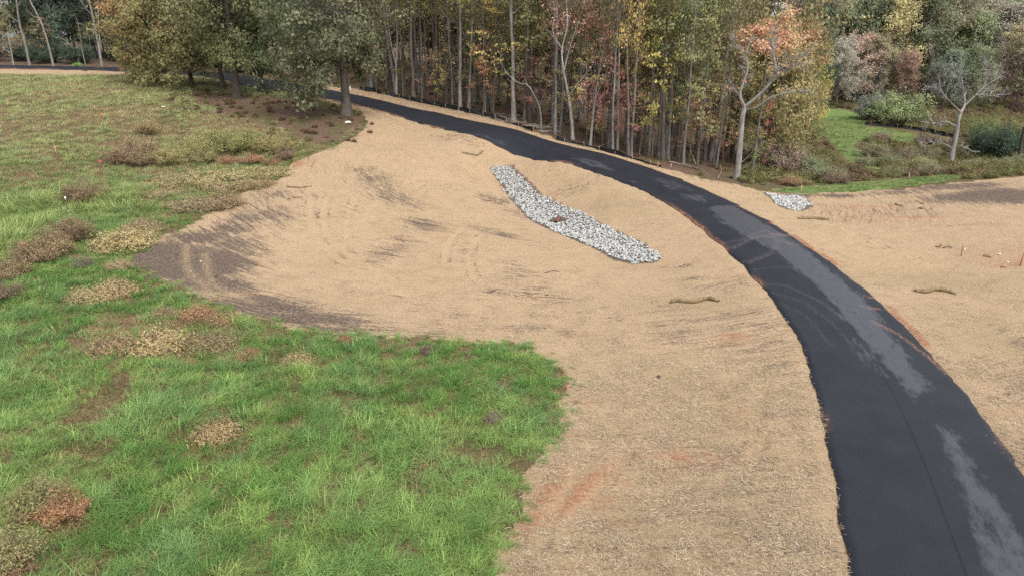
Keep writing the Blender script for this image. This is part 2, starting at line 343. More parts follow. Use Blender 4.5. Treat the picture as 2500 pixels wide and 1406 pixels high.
# ---------------------------------------------------------------- the ground sheet
STRAW = WP([(1120,1560),(1165,1480),(1205,1406),(1235,1310),(1300,1170),(1350,1080),(1385,965),(1382,905),(1340,875),(1290,842),(1200,832),(1000,822),(850,815),(750,806),(620,772),(520,737),(400,682),(318,645),(355,612),(385,575),(440,560),(510,520),(600,470),(690,435),(715,400),(790,368),(860,340),(898,312),(890,288),(865,268),(780,243),(700,224),(500,190),(300,184),(0,180),(-400,176),(-400,164),(0,166.5),(300,173),(480,178),(610,190),(740,208),(870,217),(945,233),(1057,257),(1130,273),(1200,290),(1300,324),(1430,358),(1600,407),(1720,436),(1800,452),(1880,470),(1960,474),(2060,470),(2200,462),(2500,432),(2900,425),(3100,500),(3100,900),(3100,1500),(2600,1700),(1200,1700)])
MOWN = [WP(p) for p in ([(1880,466),(1960,458),(2060,448),(2200,438),(2310,428),(2360,432),(2280,446),(2200,458),(2070,470),(1960,473)], [(1990,274),(2050,266),(2085,274),(2110,290),(2108,306),(2200,322),(2270,337),(2235,349),(2150,342),(2098,343),(2078,353),(2112,385),(2165,428),(2128,424),(2075,395),(2045,370),(2035,346),(1990,336),(1970,310)])]
WOOD = WP([(878,220),(943,233),(1057,258),(1132,273),(1197,287),(1299,321),(1360,343),(1434,358),(1507,378),(1608,408),(1720,437),(1800,452),(1860,468),(1900,462)])[:, :2]
WOOD = np.vstack([WOOD, [(34,84),(44,105),(60,160),(60,300),(-200,300),(-140,118),(-75,124),(-50,122)]])
OAKLIT = WP([(470,215),(560,225),(700,235),(800,262),(900,285),(895,312),(860,338),(790,360),(700,345),(640,300),(560,290),(480,270),(430,245)])
def blobs(items, x, y):
    out = np.zeros(x.shape)
    for (px, py, rx, ry, ang, s_) in items:
        c = W1(px, py); ca, sa = math.cos(R(ang)), math.sin(R(ang)); dx, dy = x - c[0], y - c[1]
        out = np.maximum(out, s_ * np.exp(-(((dx * ca + dy * sa) / rx) ** 2 + ((-dx * sa + dy * ca) / ry) ** 2)))
    return out
DIRT = [(450,640,4.6,3.6,0,1.2),(380,625,3.4,3,0,1.25),(420,660,3,2,0,1.2),(520,690,3.5,1.6,-20,.95),(640,745,4,1.5,-15,.9),(740,775,4,1.2,-5,.9),(850,800,4,.9,0,.7),(1000,810,3,.7,0,.55),(560,600,3,2.6,0,.75),(620,530,4,4,0,.55),(660,480,3,3,0,.5),(560,560,2,1.5,0,.7),(490,580,3,2,0,.85),
 (960,480,5,2.2,-50,.55),(1040,550,2.5,1.6,-40,.6),(920,440,3,3,0,.5),(950,620,3.2,1.8,70,.5),(980,590,1.6,2.4,0,.48),(1200,565,3,1.3,-20,.55),(1225,575,2,.8,-20,.6),(1190,480,1.4,1.2,0,.62),(1215,490,2,1.6,-40,.6),(1260,520,1.2,2.6,35,.45),(890,420,2,2,0,.45),(1100,455,2,1,0,.4),
 (860,520,1,2.4,10,.35),(1140,610,1,2,0,.4),(1660,650,1.6,.7,0,.5),(1690,680,1,.5,0,.55),(1280,800,3,.8,0,.45),(1100,770,4,.8,0,.3),
 (2420,475,7,3.2,10,1.0),(2500,480,6,3,10,1.1),(2330,455,7,2.5,10,.85),(2200,470,6,1.6,5,.7),(2050,478,4,1.2,0,.75),(1960,478,3,1.0,0,.7),(1560,555,3,1.4,0,.2),(2300,690,3,1.5,0,.2)]
CLAY = [(1400,1220,.5,2.0,-42,1.0),(1440,1180,.35,2.2,-42,1.1),(1345,1200,.5,1.5,-42,.9),(1310,1260,.6,1.6,-42,.8),(1500,1130,.5,.8,-42,.6),(1660,1118,.5,.35,0,1.1),(1740,1120,1.2,.5,10,.5),(1790,820,.9,.5,10,1.0),(1760,1000,.4,2.5,5,.4),(1850,1090,.25,2.2,0,.45),(1420,985,.6,.5,0,.6),
 (1150,430,2,1.5,0,.5),(1120,420,1.5,.8,0,.5),(1340,480,1.6,1.6,0,.55),(1300,450,1.0,1.5,0,.4),(720,398,1.6,1.4,0,.9),(760,385,2,1.2,20,.5),(900,310,2,1.5,0,.45),(930,330,3,3,0,.25),
 (2120,505,5,.8,-15,.7),(2230,530,4,.7,-22,.8),(2350,550,4,.5,-5,.6),(2080,500,2,1.2,0,.5),(2460,610,2,1.2,0,.5),(2480,640,1.5,1,0,.5),(2020,612,1.6,.35,-35,.7),(2060,640,1.8,.3,-35,.6),(1580,520,1.5,1,0,.2),(1340,322,5,.8,-25,.8),(1280,315,4,.6,-25,.7),(1000,248,6,.8,-25,.45),(1130,280,6,.8,-25,.45),(1400,340,3,.8,-25,.5),
 (1905,470,3,1,0,.5),(1240,345,1.5,.5,-20,.6),(1700,540,.3,2.5,20,.8),(2260,312,8,2.5,-20,.8),(2180,305,5,2,-20,.7),(2450,425,8,2,5,.6)]
xs = np.unique(np.r_[np.arange(-60, -26, .3), np.arange(-26, 8, .16), np.arange(8, 52, .3), np.sign(np.arange(-40, 41)) * (60 + 0 * np.arange(-40, 41)), [-1600, -900, -500, -320, -220, -170, -140], np.arange(-130, -60, 1.6), np.arange(52, 110, 1.4), [120, 135, 150, 180, 230, 320, 500, 900, 1600]])
ys = np.r_[[-600, -200, -60, -20, 0, 5, 8], 10 + np.cumsum(.16 + .0105 * np.arange(0, 62) * .5), ]
yy = [ys[-1]]
while yy[-1] < 1800: yy.append(yy[-1] + max(.5, .5 * (yy[-1] / 40) ** 1.6 * (1 if yy[-1] < 120 else 1.6)))
ys = np.unique(np.round(np.r_[ys, yy[1:], np.arange(34, 57, .22)], 3)); ys = ys[np.r_[True, np.diff(ys) > .06]]
X, Y = np.meshgrid(xs, ys); x, y = X.ravel(), Y.ravel()
near = (np.abs(x) < 140) & (y < 190)
z = zt(x, y)
s_road = np.full(x.shape, -99.0)
rd = near & (y < 140); s_road[rd] = sdf(ROADPOLY, x[rd], y[rd])
s_straw = np.full(x.shape, -99.0); s_straw[near] = sdf(STRAW, x[near], y[near])
s_wood = sdf(WOOD, x, y); s_oak = sdf(OAKLIT, x, y)
jit = (fbm(x * .7, y * .7, 41, 4) - .5)
straw = sstep(-.35, .25, s_straw + jit * 1.1)
dirt = 1.15 * blobs(DIRT, x, y) * (.75 + .5 * fbm(x * .5, y * .5, 55, 3)); clay = blobs(CLAY, x, y)
gaps = fbm(x * .16, y * .16, 77, 4)
RIP = [[(1196,408),(1252,407),(1300,452),(1325,482),(1370,502),(1465,545),(1565,592),(1615,628),(1595,642),(1545,643),(1500,635),(1450,605),(1340,560),(1300,540),(1265,505),(1230,460)],[(1868,472),(1940,478),(1965,485),(1982,503),(1960,513),(1905,505),(1885,488)]]
for p_ in RIP: dirt = np.maximum(dirt, 1.1 * sstep(-.3, .1, sdf(WP(p_), x, y)))
dirt = np.maximum(dirt, .42 * sstep(.52, .75, gaps)); clay = np.maximum(clay, blobs([(1420,1200,2.4,2.6,-30,.62),(1680,1120,2.6,1.2,0,.5),(1780,830,3,1.5,0,.45),(1850,1050,1,3,0,.4),(2200,540,6,2,-15,.5),(2450,640,4,2.5,0,.5),(1250,450,4,3,0,.4),(880,330,5,4,0,.42),(1500,480,4,3,0,.3),(2420,1000,2,3,0,.4)], x, y))
clay = np.maximum(clay, .35 * sstep(.60, .78, fbm(x * .21 + 40, y * .21, 81, 4)))
clay = np.maximum(clay, np.exp(-((s_road + .22) / .22) ** 2) * sstep(.42, .68, vnoise(x * .16, y * .16, 91)) * 1.15)
litter = np.maximum(sstep(-1.0, 1.5, s_wood + jit * 3), .9 * sstep(-1.2, 1.5, s_oak + jit * 3))
mown = np.zeros(x.shape)
for m_ in MOWN: mown = np.maximum(mown, sstep(-.8, .6, sdf(m_, x, y) + jit * 2.5))
dry = fbm(x * .11, y * .11, 61, 4)
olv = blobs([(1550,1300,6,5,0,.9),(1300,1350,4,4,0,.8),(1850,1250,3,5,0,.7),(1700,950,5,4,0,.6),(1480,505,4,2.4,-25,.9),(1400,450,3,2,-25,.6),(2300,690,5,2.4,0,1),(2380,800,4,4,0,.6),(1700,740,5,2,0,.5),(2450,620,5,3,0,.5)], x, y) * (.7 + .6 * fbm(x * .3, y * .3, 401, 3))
track = np.zeros(x.shape)
TR = [[(760,480),(762,540),(790,600),(850,650),(930,695),(1000,725)],[(800,480),(790,540),(815,590),(880,640),(960,685)],[(870,480),(850,530),(850,580)],[(1130,560),(1100,590),(1085,640)],[(1180,575),(1150,610),(1150,660),(1190,710)],
      [(960,400),(1010,440),(1090,500),(1160,545)],[(2060,560),(2150,600),(2260,640)],[(1450,1100),(1380,1200),(1310,1330)],[(1520,1110),(1440,1220),(1370,1330)],[(1840,940),(1850,1050),(1830,1150)],[(500,620),(520,690),(620,740)],[(455,600),(460,660),(520,715)]]
rut = np.zeros(x.shape)
for ln in TR:
    ld = linedist(smoothline(WP(ln)[:, :2], .4), x, y); track = np.maximum(track, np.exp(-(ld / .26) ** 2)); rut = np.maximum(rut, np.exp(-((ld - .36) / .12) ** 2))
dirt = np.maximum(dirt, .62 * rut * sstep(.35, .6, fbm(x * .8, y * .8, 66, 3)))
z = z - .11 * sstep(-.28, .06, s_road)
out_ = 1 - sstep(-.6, 0, s_road)
z = z + out_ * near * ((fbm(x * .9, y * .9, 15, 3) - .5) * .10 + (vnoise(x * 3.3, y * 3.3, 16) - .5) * .035 - track * .05 + rut * .03)
hump = sstep(.8, 3, -s_straw) * near * (1 - sstep(.2, .6, mown)); z = z + hump * (fbm(x * .35, y * .35, 26, 3) - .5) * .35
M = NT('ground'); g = M.obco()
flat = M.mapping(g, (1, 1, .4)); st_a = M.mapping(g, (1.0, 3.2, 1), (0, 0, R(20))); st_b = M.mapping(g, (3.2, 1.0, 1), (0, 0, R(25)))
f1 = M.noise(7.5, 8, .74, flat); f2 = M.noise(13, 6, .75, st_a); f3 = M.noise(13, 6, .75, st_b); lo = M.noise(.32, 5, .6, flat); md = M.noise(1.7, 5, .62, flat)
fib = M.math('MULTIPLY', M.math('ADD', f2, f3), .5)
scol = M.ramp(fib, [(.30, (.072, .048, .030)), (.42, (.230, .157, .098)), (.53, (.350, .252, .158)), (.66, (.48, .374, .252))])
scol = M.mix(M.rng(lo, .38, .66, 0, .55), scol, M.mix(.5, scol, (.22, .175, .095)))
scol = M.mix(M.rng(md, .5, .72, 0, .35), scol, (.33, .21, .135))
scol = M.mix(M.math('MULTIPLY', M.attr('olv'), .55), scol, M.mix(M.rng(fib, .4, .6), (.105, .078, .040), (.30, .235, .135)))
scol = M.mix(M.rng(M.noise(.85, 5, .66, flat), .50, .70, 0, .38), scol, M.mix(M.rng(fib, .4, .6), (.10, .070, .042), (.27, .195, .118)))
soil = M.ramp(f1, [(.30, (.030, .021, .016)), (.5, (.100, .074, .057)), (.7, (.21, .165, .13))])
clyc = M.ramp(f1, [(.30, (.12, .055, .032)), (.5, (.255, .130, .078)), (.7, (.36, .215, .135))])
vgn = M.ramp(f1, [(.32, (.022, .020, .010)), (.5, (.07, .066, .026)), (.68, (.15, .12, .06))])
vgn = M.mix(M.rng(M.attr('dry'), .42, .62), vgn, M.ramp(f1, [(.3, (.035, .022, .013)), (.52, (.125, .088, .05)), (.7, (.25, .185, .11))]))
lit = M.ramp(f1, [(.30, (.022, .014, .010)), (.47, (.092, .058, .042)), (.6, (.165, .106, .076)), (.72, (.28, .20, .145))])
lit = M.mix(M.rng(lo, .45, .6), lit, M.ramp(f1, [(.3, (.025, .022, .011)), (.5, (.085, .072, .036)), (.7, (.17, .13, .075))]))
grn = M.ramp(f1, [(.3, (.035, .058, .018)), (.5, (.10, .150, .046)), (.7, (.20, .245, .095))])
grn = M.mix(M.rng(md, .55, .7, 0, .7), grn, (.33, .26, .13))
f5 = M.noise(1.0, 6, .70, M.mapping(M.attr('pol', 'GEOMETRY', 1), (3.6, .7, 1)), 1.1)
f4 = M.math('ADD', M.math('MULTIPLY', M.noise(6.5, 7, .76, M.mapping(g, (.8, 2.4, 1), (0, 0, R(8)))), .55), M.math('MULTIPLY', f5, .45))
scol = M.mix(M.rng(f5, .54, .72, 0, .20), scol, (.15, .105, .068))
scol = M.mix(M.rng(f5, .47, .34, 0, .16), scol, (.42, .32, .22))
def thr(a, nz, k=1.0, lo_=.42, hi_=.58): return M.rng(M.math('ADD', a, M.math('MULTIPLY', M.math('SUBTRACT', nz, .5), k)), lo_, hi_)
c = M.mix(thr(M.attr('litter'), md, 1.0), vgn, lit)
c = M.mix(thr(M.attr('mown'), md, 1.0), c, grn)
top = M.mix(thr(M.attr('dirt'), f4, 4.6, .46, .66), scol, soil)
top = M.mix(thr(M.attr('clay'), f4, 3.0, .36, .86), top, clyc)
top = M.mix(M.math('MULTIPLY', M.attr('track'), M.rng(f1, .4, .6, .15, .6)), top, (.34, .25, .145))
c = M.mix(thr(M.attr('straw'), f1, 1.2), c, top)
hgt = M.math('ADD', M.math('MULTIPLY', fib, .7), M.math('MULTIPLY', f1, .6))
GM = M.done(M.princ(c, .95, M.bump(hgt, .9, .07), .08))
pc = W1(1270, 430); pr_, pt_ = np.hypot(x - pc[0], y - pc[1]), np.arctan2(y - pc[1], x - pc[0]); pt_ = np.where(pt_ > 1.9, pt_ - 2 * np.pi, pt_)
pol = np.stack([pr_ + 1.2 * (fbm(x * .08, y * .08, 301, 3) - .5), pt_ * 16, 0 * x], 1)
ny, nx = X.shape; idx = np.arange(nx * ny).reshape(ny, nx)
Q = np.stack([idx[:-1, :-1], idx[:-1, 1:], idx[1:, 1:], idx[1:, :-1]], -1).reshape(-1, 4)
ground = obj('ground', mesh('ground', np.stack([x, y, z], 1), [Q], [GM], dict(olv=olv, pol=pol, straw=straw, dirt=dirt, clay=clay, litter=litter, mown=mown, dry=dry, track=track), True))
tag(ground, 'rolling ground of straw mulch, pasture soil and woodland floor', None, None, 'structure')
GV = z.reshape(X.shape)
def zg(px_, py_):                          # height of the built sheet
    i = np.clip(np.searchsorted(xs, px_) - 1, 0, len(xs) - 2); j = np.clip(np.searchsorted(ys, py_) - 1, 0, len(ys) - 2)
    fx = (px_ - xs[i]) / (xs[i + 1] - xs[i]); fy = (py_ - ys[j]) / (ys[j + 1] - ys[j])
    return lerp(lerp(GV[j, i], GV[j, i + 1], fx), lerp(GV[j + 1, i], GV[j + 1, i + 1], fx), fy)
def on(px, py, dz=0.0):
    p = W1(px, py); return np.array([p[0], p[1], float(zg(p[0], p[1])) + dz])

# ================================================================ VEGETATION
def leaves(rg, P, size, tint, up=.5, aspect=.6, spread=0.0, N=None):
    """one four-cornered leaf at each point"""
    m = len(P)
    if N is None:
        N = rg.normal(size=(m, 3)); N /= np.linalg.norm(N, axis=1)[:, None] + 1e-9; N[:, 2] = np.abs(N[:, 2]) + up; N /= np.linalg.norm(N, axis=1)[:, None]
    a = rg.normal(size=(m, 3)); U = np.cross(N, a); U /= np.linalg.norm(U, axis=1)[:, None] + 1e-9; B = np.cross(N, U)
    s = size * (.45 + 1.25 * rg.uniform(size=m) ** 1.5)[:, None]
    V = np.stack([P - U * s * .5, P - B * s * .5 * aspect + N * s * .08, P + U * s * .5, P + B * s * .5 * aspect - N * s * .05], 1).reshape(-1, 3)
    F = np.arange(m * 4).reshape(m, 4)
    return V, F, np.repeat(tint, 4)
def outward(rg, P, S, per, up):           # leaves face out of the crown and out of their own clump
    c = S.mean(0) - np.array([0, 0, .12 * np.ptp(S[:, 2])]); a = P - c; a /= np.linalg.norm(a, axis=1)[:, None] + 1e-9
    b = P - np.repeat(S, per, 0); b /= np.linalg.norm(b, axis=1)[:, None] + 1e-9
    N = a * .6 + b * .6 + rg.normal(size=P.shape) * .42; N[:, 2] += up * .7
    return N / (np.linalg.norm(N, axis=1)[:, None] + 1e-9)
def leafmesh(name, parts, mat=None):
    V, F, T, n0 = [], [], [], 0
    for v, f, t_ in parts: V.append(v); F.append(f + n0); T.append(t_); n0 += len(v)
    return mesh(name, np.vstack(V), [np.vstack(F)], [mat or LEAF], {'tint': np.concatenate(T)})
def bough(rg, p0, d0, L, r0, r1, m=6, wob=.12, lift=0.0):
    P = [np.asarray(p0, float)]; dd = np.asarray(d0, float); dd = dd / np.linalg.norm(dd)
    for k in range(m - 1):
        dd = dd + rg.normal(size=3) * wob + np.array([0, 0, lift]); dd /= np.linalg.norm(dd); P.append(P[-1] + dd * L / (m - 1))
    return np.array(P), np.linspace(r0, r1, m)
def side(rg, d0, ang):
    a = rg.normal(size=3); a -= a @ d0 * d0; a /= np.linalg.norm(a); return d0 * math.cos(ang) + a * math.sin(ang)
def wood_tree(seed, H, r0, first, nb, reach, up=35, shape='round', lean=(0, 0), wob=.03, sub=5, twigs=4, lift=.06, flare=1.5, stubs=0, fork=0, trunk=None):
    """trunk, limbs and twigs; returns the wood and the places where leaves sit"""
    rg = np.random.default_rng(seed); mb = MB(); spots = []
    m = 14
    if trunk is None:
        tt = np.linspace(0, 1, m); w = np.cumsum(rg.normal(size=(m, 2)) * wob * H / m * 2, axis=0); w -= w[0]
        T = np.stack([lean[0] * tt ** 1.2 * H + w[:, 0], lean[1] * tt * H + w[:, 1], tt * H], 1)
    else: T = smoothline(trunk, np.linalg.norm(np.diff(trunk, axis=0), axis=1).sum() / m); m = len(T)
    tt = np.linspace(0, 1, m); rr = r0 * (1 - tt) ** .75 + .012; rr[0] *= flare; rr[1] *= 1 + (flare - 1) * .2
    mb.tube(np.vstack([T[0] - [0, 0, .3], T]), np.r_[rr[0] * 1.1, rr], 9)
    az0 = rg.uniform(0, 6.28)
    for k in range(nb):
        t_ = first + (1 - first) * (k + rg.uniform(.1, .9)) / nb; t_ = min(t_, .98)
        p = np.array([np.interp(t_, tt, T[:, q]) for q in range(3)]); r = np.interp(t_, tt, rr)
        s = (t_ - first) / (1 - first)
        L = reach * {'round': .45 + .9 * math.sin(math.pi * min(1, .18 + .8 * s)), 'cone': 1.05 - .9 * s, 'vase': .5 + .7 * s, 'flat': .8 + .2 * math.sin(9 * s), 'umb': 1.2 - .55 * s}[shape] * rg.uniform(.75, 1.2)
        az = az0 + k * 2.4 + rg.normal() * .3; el = R(up + rg.normal() * 10 + (35 * s if shape in ('round', 'vase') else 0))
        d0 = np.array([math.cos(az) * math.cos(el), math.sin(az) * math.cos(el), math.sin(el)])
        P, rad = bough(rg, p, d0, L, min(r * .62, L * .035 + .012), .010, 7, .14, lift); mb.tube(P, rad, 5, False)
        for q in range(sub):
            f = .3 + .7 * (q + rg.uniform()) / sub; pp = np.array([np.interp(f, np.linspace(0, 1, 7), P[:, c_]) for c_ in range(3)])
            dl = P[min(6, int(f * 6) + 1)] - P[int(f * 6) if f < 1 else 5]; dl /= np.linalg.norm(dl) + 1e-9
            P2, rad2 = bough(rg, pp, side(rg, dl, R(rg.uniform(30, 65))), L * rg.uniform(.22, .45), max(.012, rad[3] * .5), .006, 5, .2, lift); mb.tube(P2, rad2, 4, False)
            spots += [P2[-1], P2[3], P2[2]]
            for w_ in range(twigs):
                i = rg.integers(1, 5); P3, rad3 = bough(rg, P2[i], side(rg, (P2[i] - P2[i - 1]) / (np.linalg.norm(P2[i] - P2[i - 1]) + 1e-9), R(rg.uniform(25, 60))), L * rg.uniform(.1, .2), .009, .004, 3, .2, lift)
                mb.tube(P3, rad3, 3, False); spots.append(P3[-1])
        spots.append(P[-1])
    for k in range(stubs):
        t_ = rg.uniform(.12, first); p = np.array([np.interp(t_, tt, T[:, q]) for q in range(3)]); az = rg.uniform(0, 6.28)
        P, rad = bough(rg, p, (math.cos(az), math.sin(az), .35), rg.uniform(.6, 1.8), .022, .008, 4, .15); mb.tube(P, rad, 4, False)
    return mb, np.array(spots), T, rr
def crown(seed, spots, per, size, spread=.45, up=.5, flatten=1.0, aspect=.6, keep=1.0, hue=.25):
    rg = np.random.default_rng(seed + 999); S = spots[rg.uniform(size=len(spots)) < keep]
    P = np.repeat(S, per, 0) + rg.normal(size=(len(S) * per, 3)) * spread * np.array([1, 1, flatten])
    tint = np.clip(np.repeat(rg.uniform(.12, .88, len(S)), per) + rg.normal(size=len(P)) * .10, 0, 1)
    return leaves(rg, P, size, tint, up, aspect, N=outward(rg, P, S, per, up))

PROTO = {}
def proto(key, mb, cr):
    PROTO[key] = (mb.mesh(key + '_trunk', [BARK]) if mb is not None else None, leafmesh(key + '_crown', cr) if cr is not None else None)
for k in range(6):                          # tall slim forest trees with their leaves high up
    mb, S, T, rr = wood_tree(100 + k, 22, .20, .42, 15, 2.6, 30, 'round', (rg_l := (k - 2.5) * .012, 0), .022, 4, 3, stubs=9)
    proto(f'pole{k}', mb, [crown(100 + k, S, 8, .25, .5, .4, .7, keep=.58)])
for k in range(6):                          # understory trees with layered sprays
    mb, S, T, rr = wood_tree(200 + k, 9, .085, .30, 13, 2.1, 12, 'flat' if k % 2 else 'round', ((k - 2.5) * .02, 0), .03, 5, 3, lift=.0)
    proto(f'under{k}', mb, [crown(200 + k, S, 7, .19, .25, 1.0, .28, keep=.56)])
for k in range(3):                          # nearly bare trees with fine pale twigs
    mb, S, T, rr = wood_tree(300 + k, 14, .15, .30, 16, 3.2, 48, 'vase', (0, 0), .03, 6, 5, lift=.05)
    proto(f'bare{k}', mb, [crown(300 + k, S, 2, .16, .25, .4, .7, keep=.5)])
for k in range(7):                          # round-crowned trees of the far slope
    mb, S, T, rr = wood_tree(400 + k, 14, .24, .14, 28, 4.6, 22, 'round', (0, 0), .02, 6, 4, lift=.04)
    proto(f'round{k}', mb, [crown(400 + k, S, 12, .31, .42, .6, .8)])
for k in range(4):                          # trees whose crown sits high on a clear stem
    mb, S, T, rr = wood_tree(450 + k, 14, .2, .52, 17, 3.6, 25, 'round', (0, 0), .03, 6, 4, lift=.03)
    proto(f'high{k}', mb, [crown(450 + k, S, 9, .26, .42, .6, .5, keep=.72)])
for k in range(2):                          # thin flat treetops on bare stems
    mb, S, T, rr = wood_tree(470 + k, 14, .14, .80, 12, 2.5, 20, 'flat', (0, 0), .03, 6, 4, lift=.02)
    proto(f'cap{k}', mb, [crown(470 + k, S, 8, .22, .35, .8, .45)])
for k in range(2):                          # pines
    mb, S, T, rr = wood_tree(500 + k, 18, .22, .2, 40, 3.0, 5, 'cone', (0, 0), .01, 6, 3, lift=.03)
    proto(f'pine{k}', mb, [crown(500 + k, S, 12, .30, .28, .6, .6, .25)])
def bush(seed, H, Wd, stems, per, size, spread, aspect=.5, up=.4):
    rg = np.random.default_rng(seed); mb = MB(); sp = []
    for k in range(stems):
        az = rg.uniform(0, 6.28); tl = math.sqrt(rg.uniform(0, 1)); b = np.array([math.cos(az), math.sin(az), 0]) * tl * Wd * .22
        d0 = np.array([math.cos(az) * tl * Wd * .8 / H, math.sin(az) * tl * Wd * .8 / H, 1.0]); L = H * rg.uniform(.65, 1.0) * (1 - .38 * tl ** 2)
        P, rad = bough(rg, b - [0, 0, .1], d0, L, .02 * H, .006, 6, .14, -.02); mb.tube(P, rad, 4, False); sp += [P[-1], P[-2], P[-3]] + ([P[2]] if rg.uniform() < .6 else [])
        for q in range(4):
            i = rg.integers(2, 6); P2, r2 = bough(rg, P[i], side(rg, (P[i] - P[i - 1]) / (np.linalg.norm(P[i] - P[i - 1]) + 1e-9), R(rg.uniform(25, 70))), L * rg.uniform(.18, .35), .012, .004, 4, .15); mb.tube(P2, r2, 3, False); sp += [P2[-1], P2[-2]]
    S = np.array(sp); S[:, 2] = np.maximum(S[:, 2], .06 * H)
    rg2 = np.random.default_rng(seed + 5); P = np.repeat(S, per, 0) + rg2.normal(size=(len(S) * per, 3)) * spread; P[:, 2] = np.abs(P[:, 2])
    tint = np.clip(np.repeat(rg2.uniform(.2, .8, len(S)), per) + rg2.normal(size=len(P)) * .16, 0, 1)
    return mb, [leaves(rg2, P, size, tint, up, aspect, N=outward(rg2, P, S, per, up))]
for k in range(4): proto(f'bush{k}', *bush(600 + k, 1.6, 1.4, 44, 15, .085, .10, .26, .3))          # feathery field shrubs
for k in range(3): proto(f'big{k}', *bush(620 + k, 6.0, 6.0, 60, 16, .30, .36, .45, .5))            # large dense bushes
for k in range(3): proto(f'weed{k}', *bush(640 + k, .55, 1.1, 52, 8, .06, .10, .26, .3))             # seedy dry clumps

GREY = (.165, .150, .132); PALE = (.26, .242, .218); DARKB = (.085, .07, .058); BROWNB = (.15, .12, .095)
OLIVE = (.135, .125, .040); YEL = (.36, .26, .055); YGRN = (.22, .215, .050); GOLD = (.30, .20, .055); ORNG = (.36, .155, .065); PINK = (.44, .22, .15); RED = (.36, .075, .055); DRED = (.20, .062, .052)
GREEN = (.075, .115, .032); DGRN = (.040, .066, .028); BRN = (.165, .115, .062); TAUP = (.165, .150, .115); BLUG = (.065, .095, .062); SAGE = (.13, .145, .075)
def plant(name, key, loc, label, cat, leaf, bark=GREY, scale=1.0, rz=None, group=None, tilt=(0, 0), parts=('trunk', 'crown')):
    tm, cm = PROTO[key]
    o = empty(name, loc, label, cat, group, rot=(tilt[1], tilt[0], rng.uniform(0, 6.28) if rz is None else rz), scale=scale)
    if tm: obj(parts[0], tm, o, color=bark)
    if cm and leaf is not None: obj(parts[1], cm, o, color=leaf)
    return o
def height_for(px, py_top, p):             # how tall a plant at p must be to reach that line of sight
    return float(at_y(px, py_top, p[1])[2] - p[2])
HT = dict(high=14, cap=14, pole=22, under=9, bare=14, round=14, pine=18, bush=1.6, big=6.0, weed=.55)
def grow(name, key, px, py, top, label, cat, leaf, bark=GREY, group=None, wide=1.0, **kw):
    p = on(px, py); h = height_for(px, top, p); s = h / HT[key.rstrip('0123456789')]
    return plant(name, key, p, label, cat, leaf, bark, (s * wide, s * wide, s), None, group, **kw)
def dress(rg, mb, spots, P, L, sub, twigs, r, lift=.04, frm=.3, ang=(28, 62), tl=(.22, .45), tip=True):
    m = len(P); ts_ = np.linspace(0, 1, m)
    for q in range(sub):
        f = frm + (1 - frm) * (q + rg.uniform()) / sub; pp = np.array([np.interp(f, ts_, P[:, c_]) for c_ in range(3)])
        i = min(m - 2, int(f * (m - 1))); dl = P[i + 1] - P[i]; dl /= np.linalg.norm(dl) + 1e-9
        P2, r2 = bough(rg, pp, side(rg, dl, R(rg.uniform(*ang))), L * rg.uniform(*tl), r, r * .35, 6, .2, lift); mb.tube(P2, r2, 4, False); spots += [P2[-1], P2[3], P2[4]]
        for w_ in range(twigs):
            j = rg.integers(1, 6); d2 = P2[j] - P2[j - 1]; d2 /= np.linalg.norm(d2) + 1e-9
            P3, r3 = bough(rg, P2[j], side(rg, d2, R(rg.uniform(22, 60))), L * rg.uniform(.10, .22), r * .45, r * .2, 4, .22, lift); mb.tube(P3, r3, 3, False); spots.append(P3[-1])
    if tip: spots.append(P[-1])
def drawn_tree(name, base, limbs, label, cat, bark, leaf=None, seed=1, per=8, size=.22, spread=.35, keep=1.0, group=None, sub=6, twigs=5, tw=.032, lift=.03, extra=None, colors=None):
    """limbs: (points [(px, py, metres nearer(-)/farther(+))], r0, r1, leafy); the first is the trunk"""
    rg = np.random.default_rng(seed); b = on(*base); mbs = []; spots = []; first = True
    for pts, r0, r1, dr in limbs:
        Pw = np.array([at_y(px, py, b[1] + dy) for px, py, dy in pts]) - b
        if first: Pw[0] = (0, 0, -.3)
        P = smoothline(Pw, max(.25, np.linalg.norm(np.diff(Pw, axis=0), axis=1).sum() / 14)); t_ = np.linspace(0, 1, len(P))
        rad = lerp(r0, r1, t_)
        if first: rad[0] *= 1.5; rad[1] *= 1.15
        mbl = MB(); mbs.append(mbl); mbl.tube(P, rad, 9 if first else 6, False)
        if dr: dress(rg, mbl, spots, P, np.linalg.norm(P[-1] - P[0]) * .5 + 1.2 if dr is True else dr, sub, twigs, tw, lift)
        first = False
    o = empty(name, b, label, cat, group)
    for q, m_ in enumerate(mbs): obj('limb' if q else 'trunk', m_.mesh('limb' if q else 'trunk', [BARK]), o, color=bark)
    if leaf is not None: obj('crown', leafmesh(name + '_crown', [crown(seed, np.array(spots), per, size, spread, .5, .6, keep=keep)]), o, color=leaf)
    return o

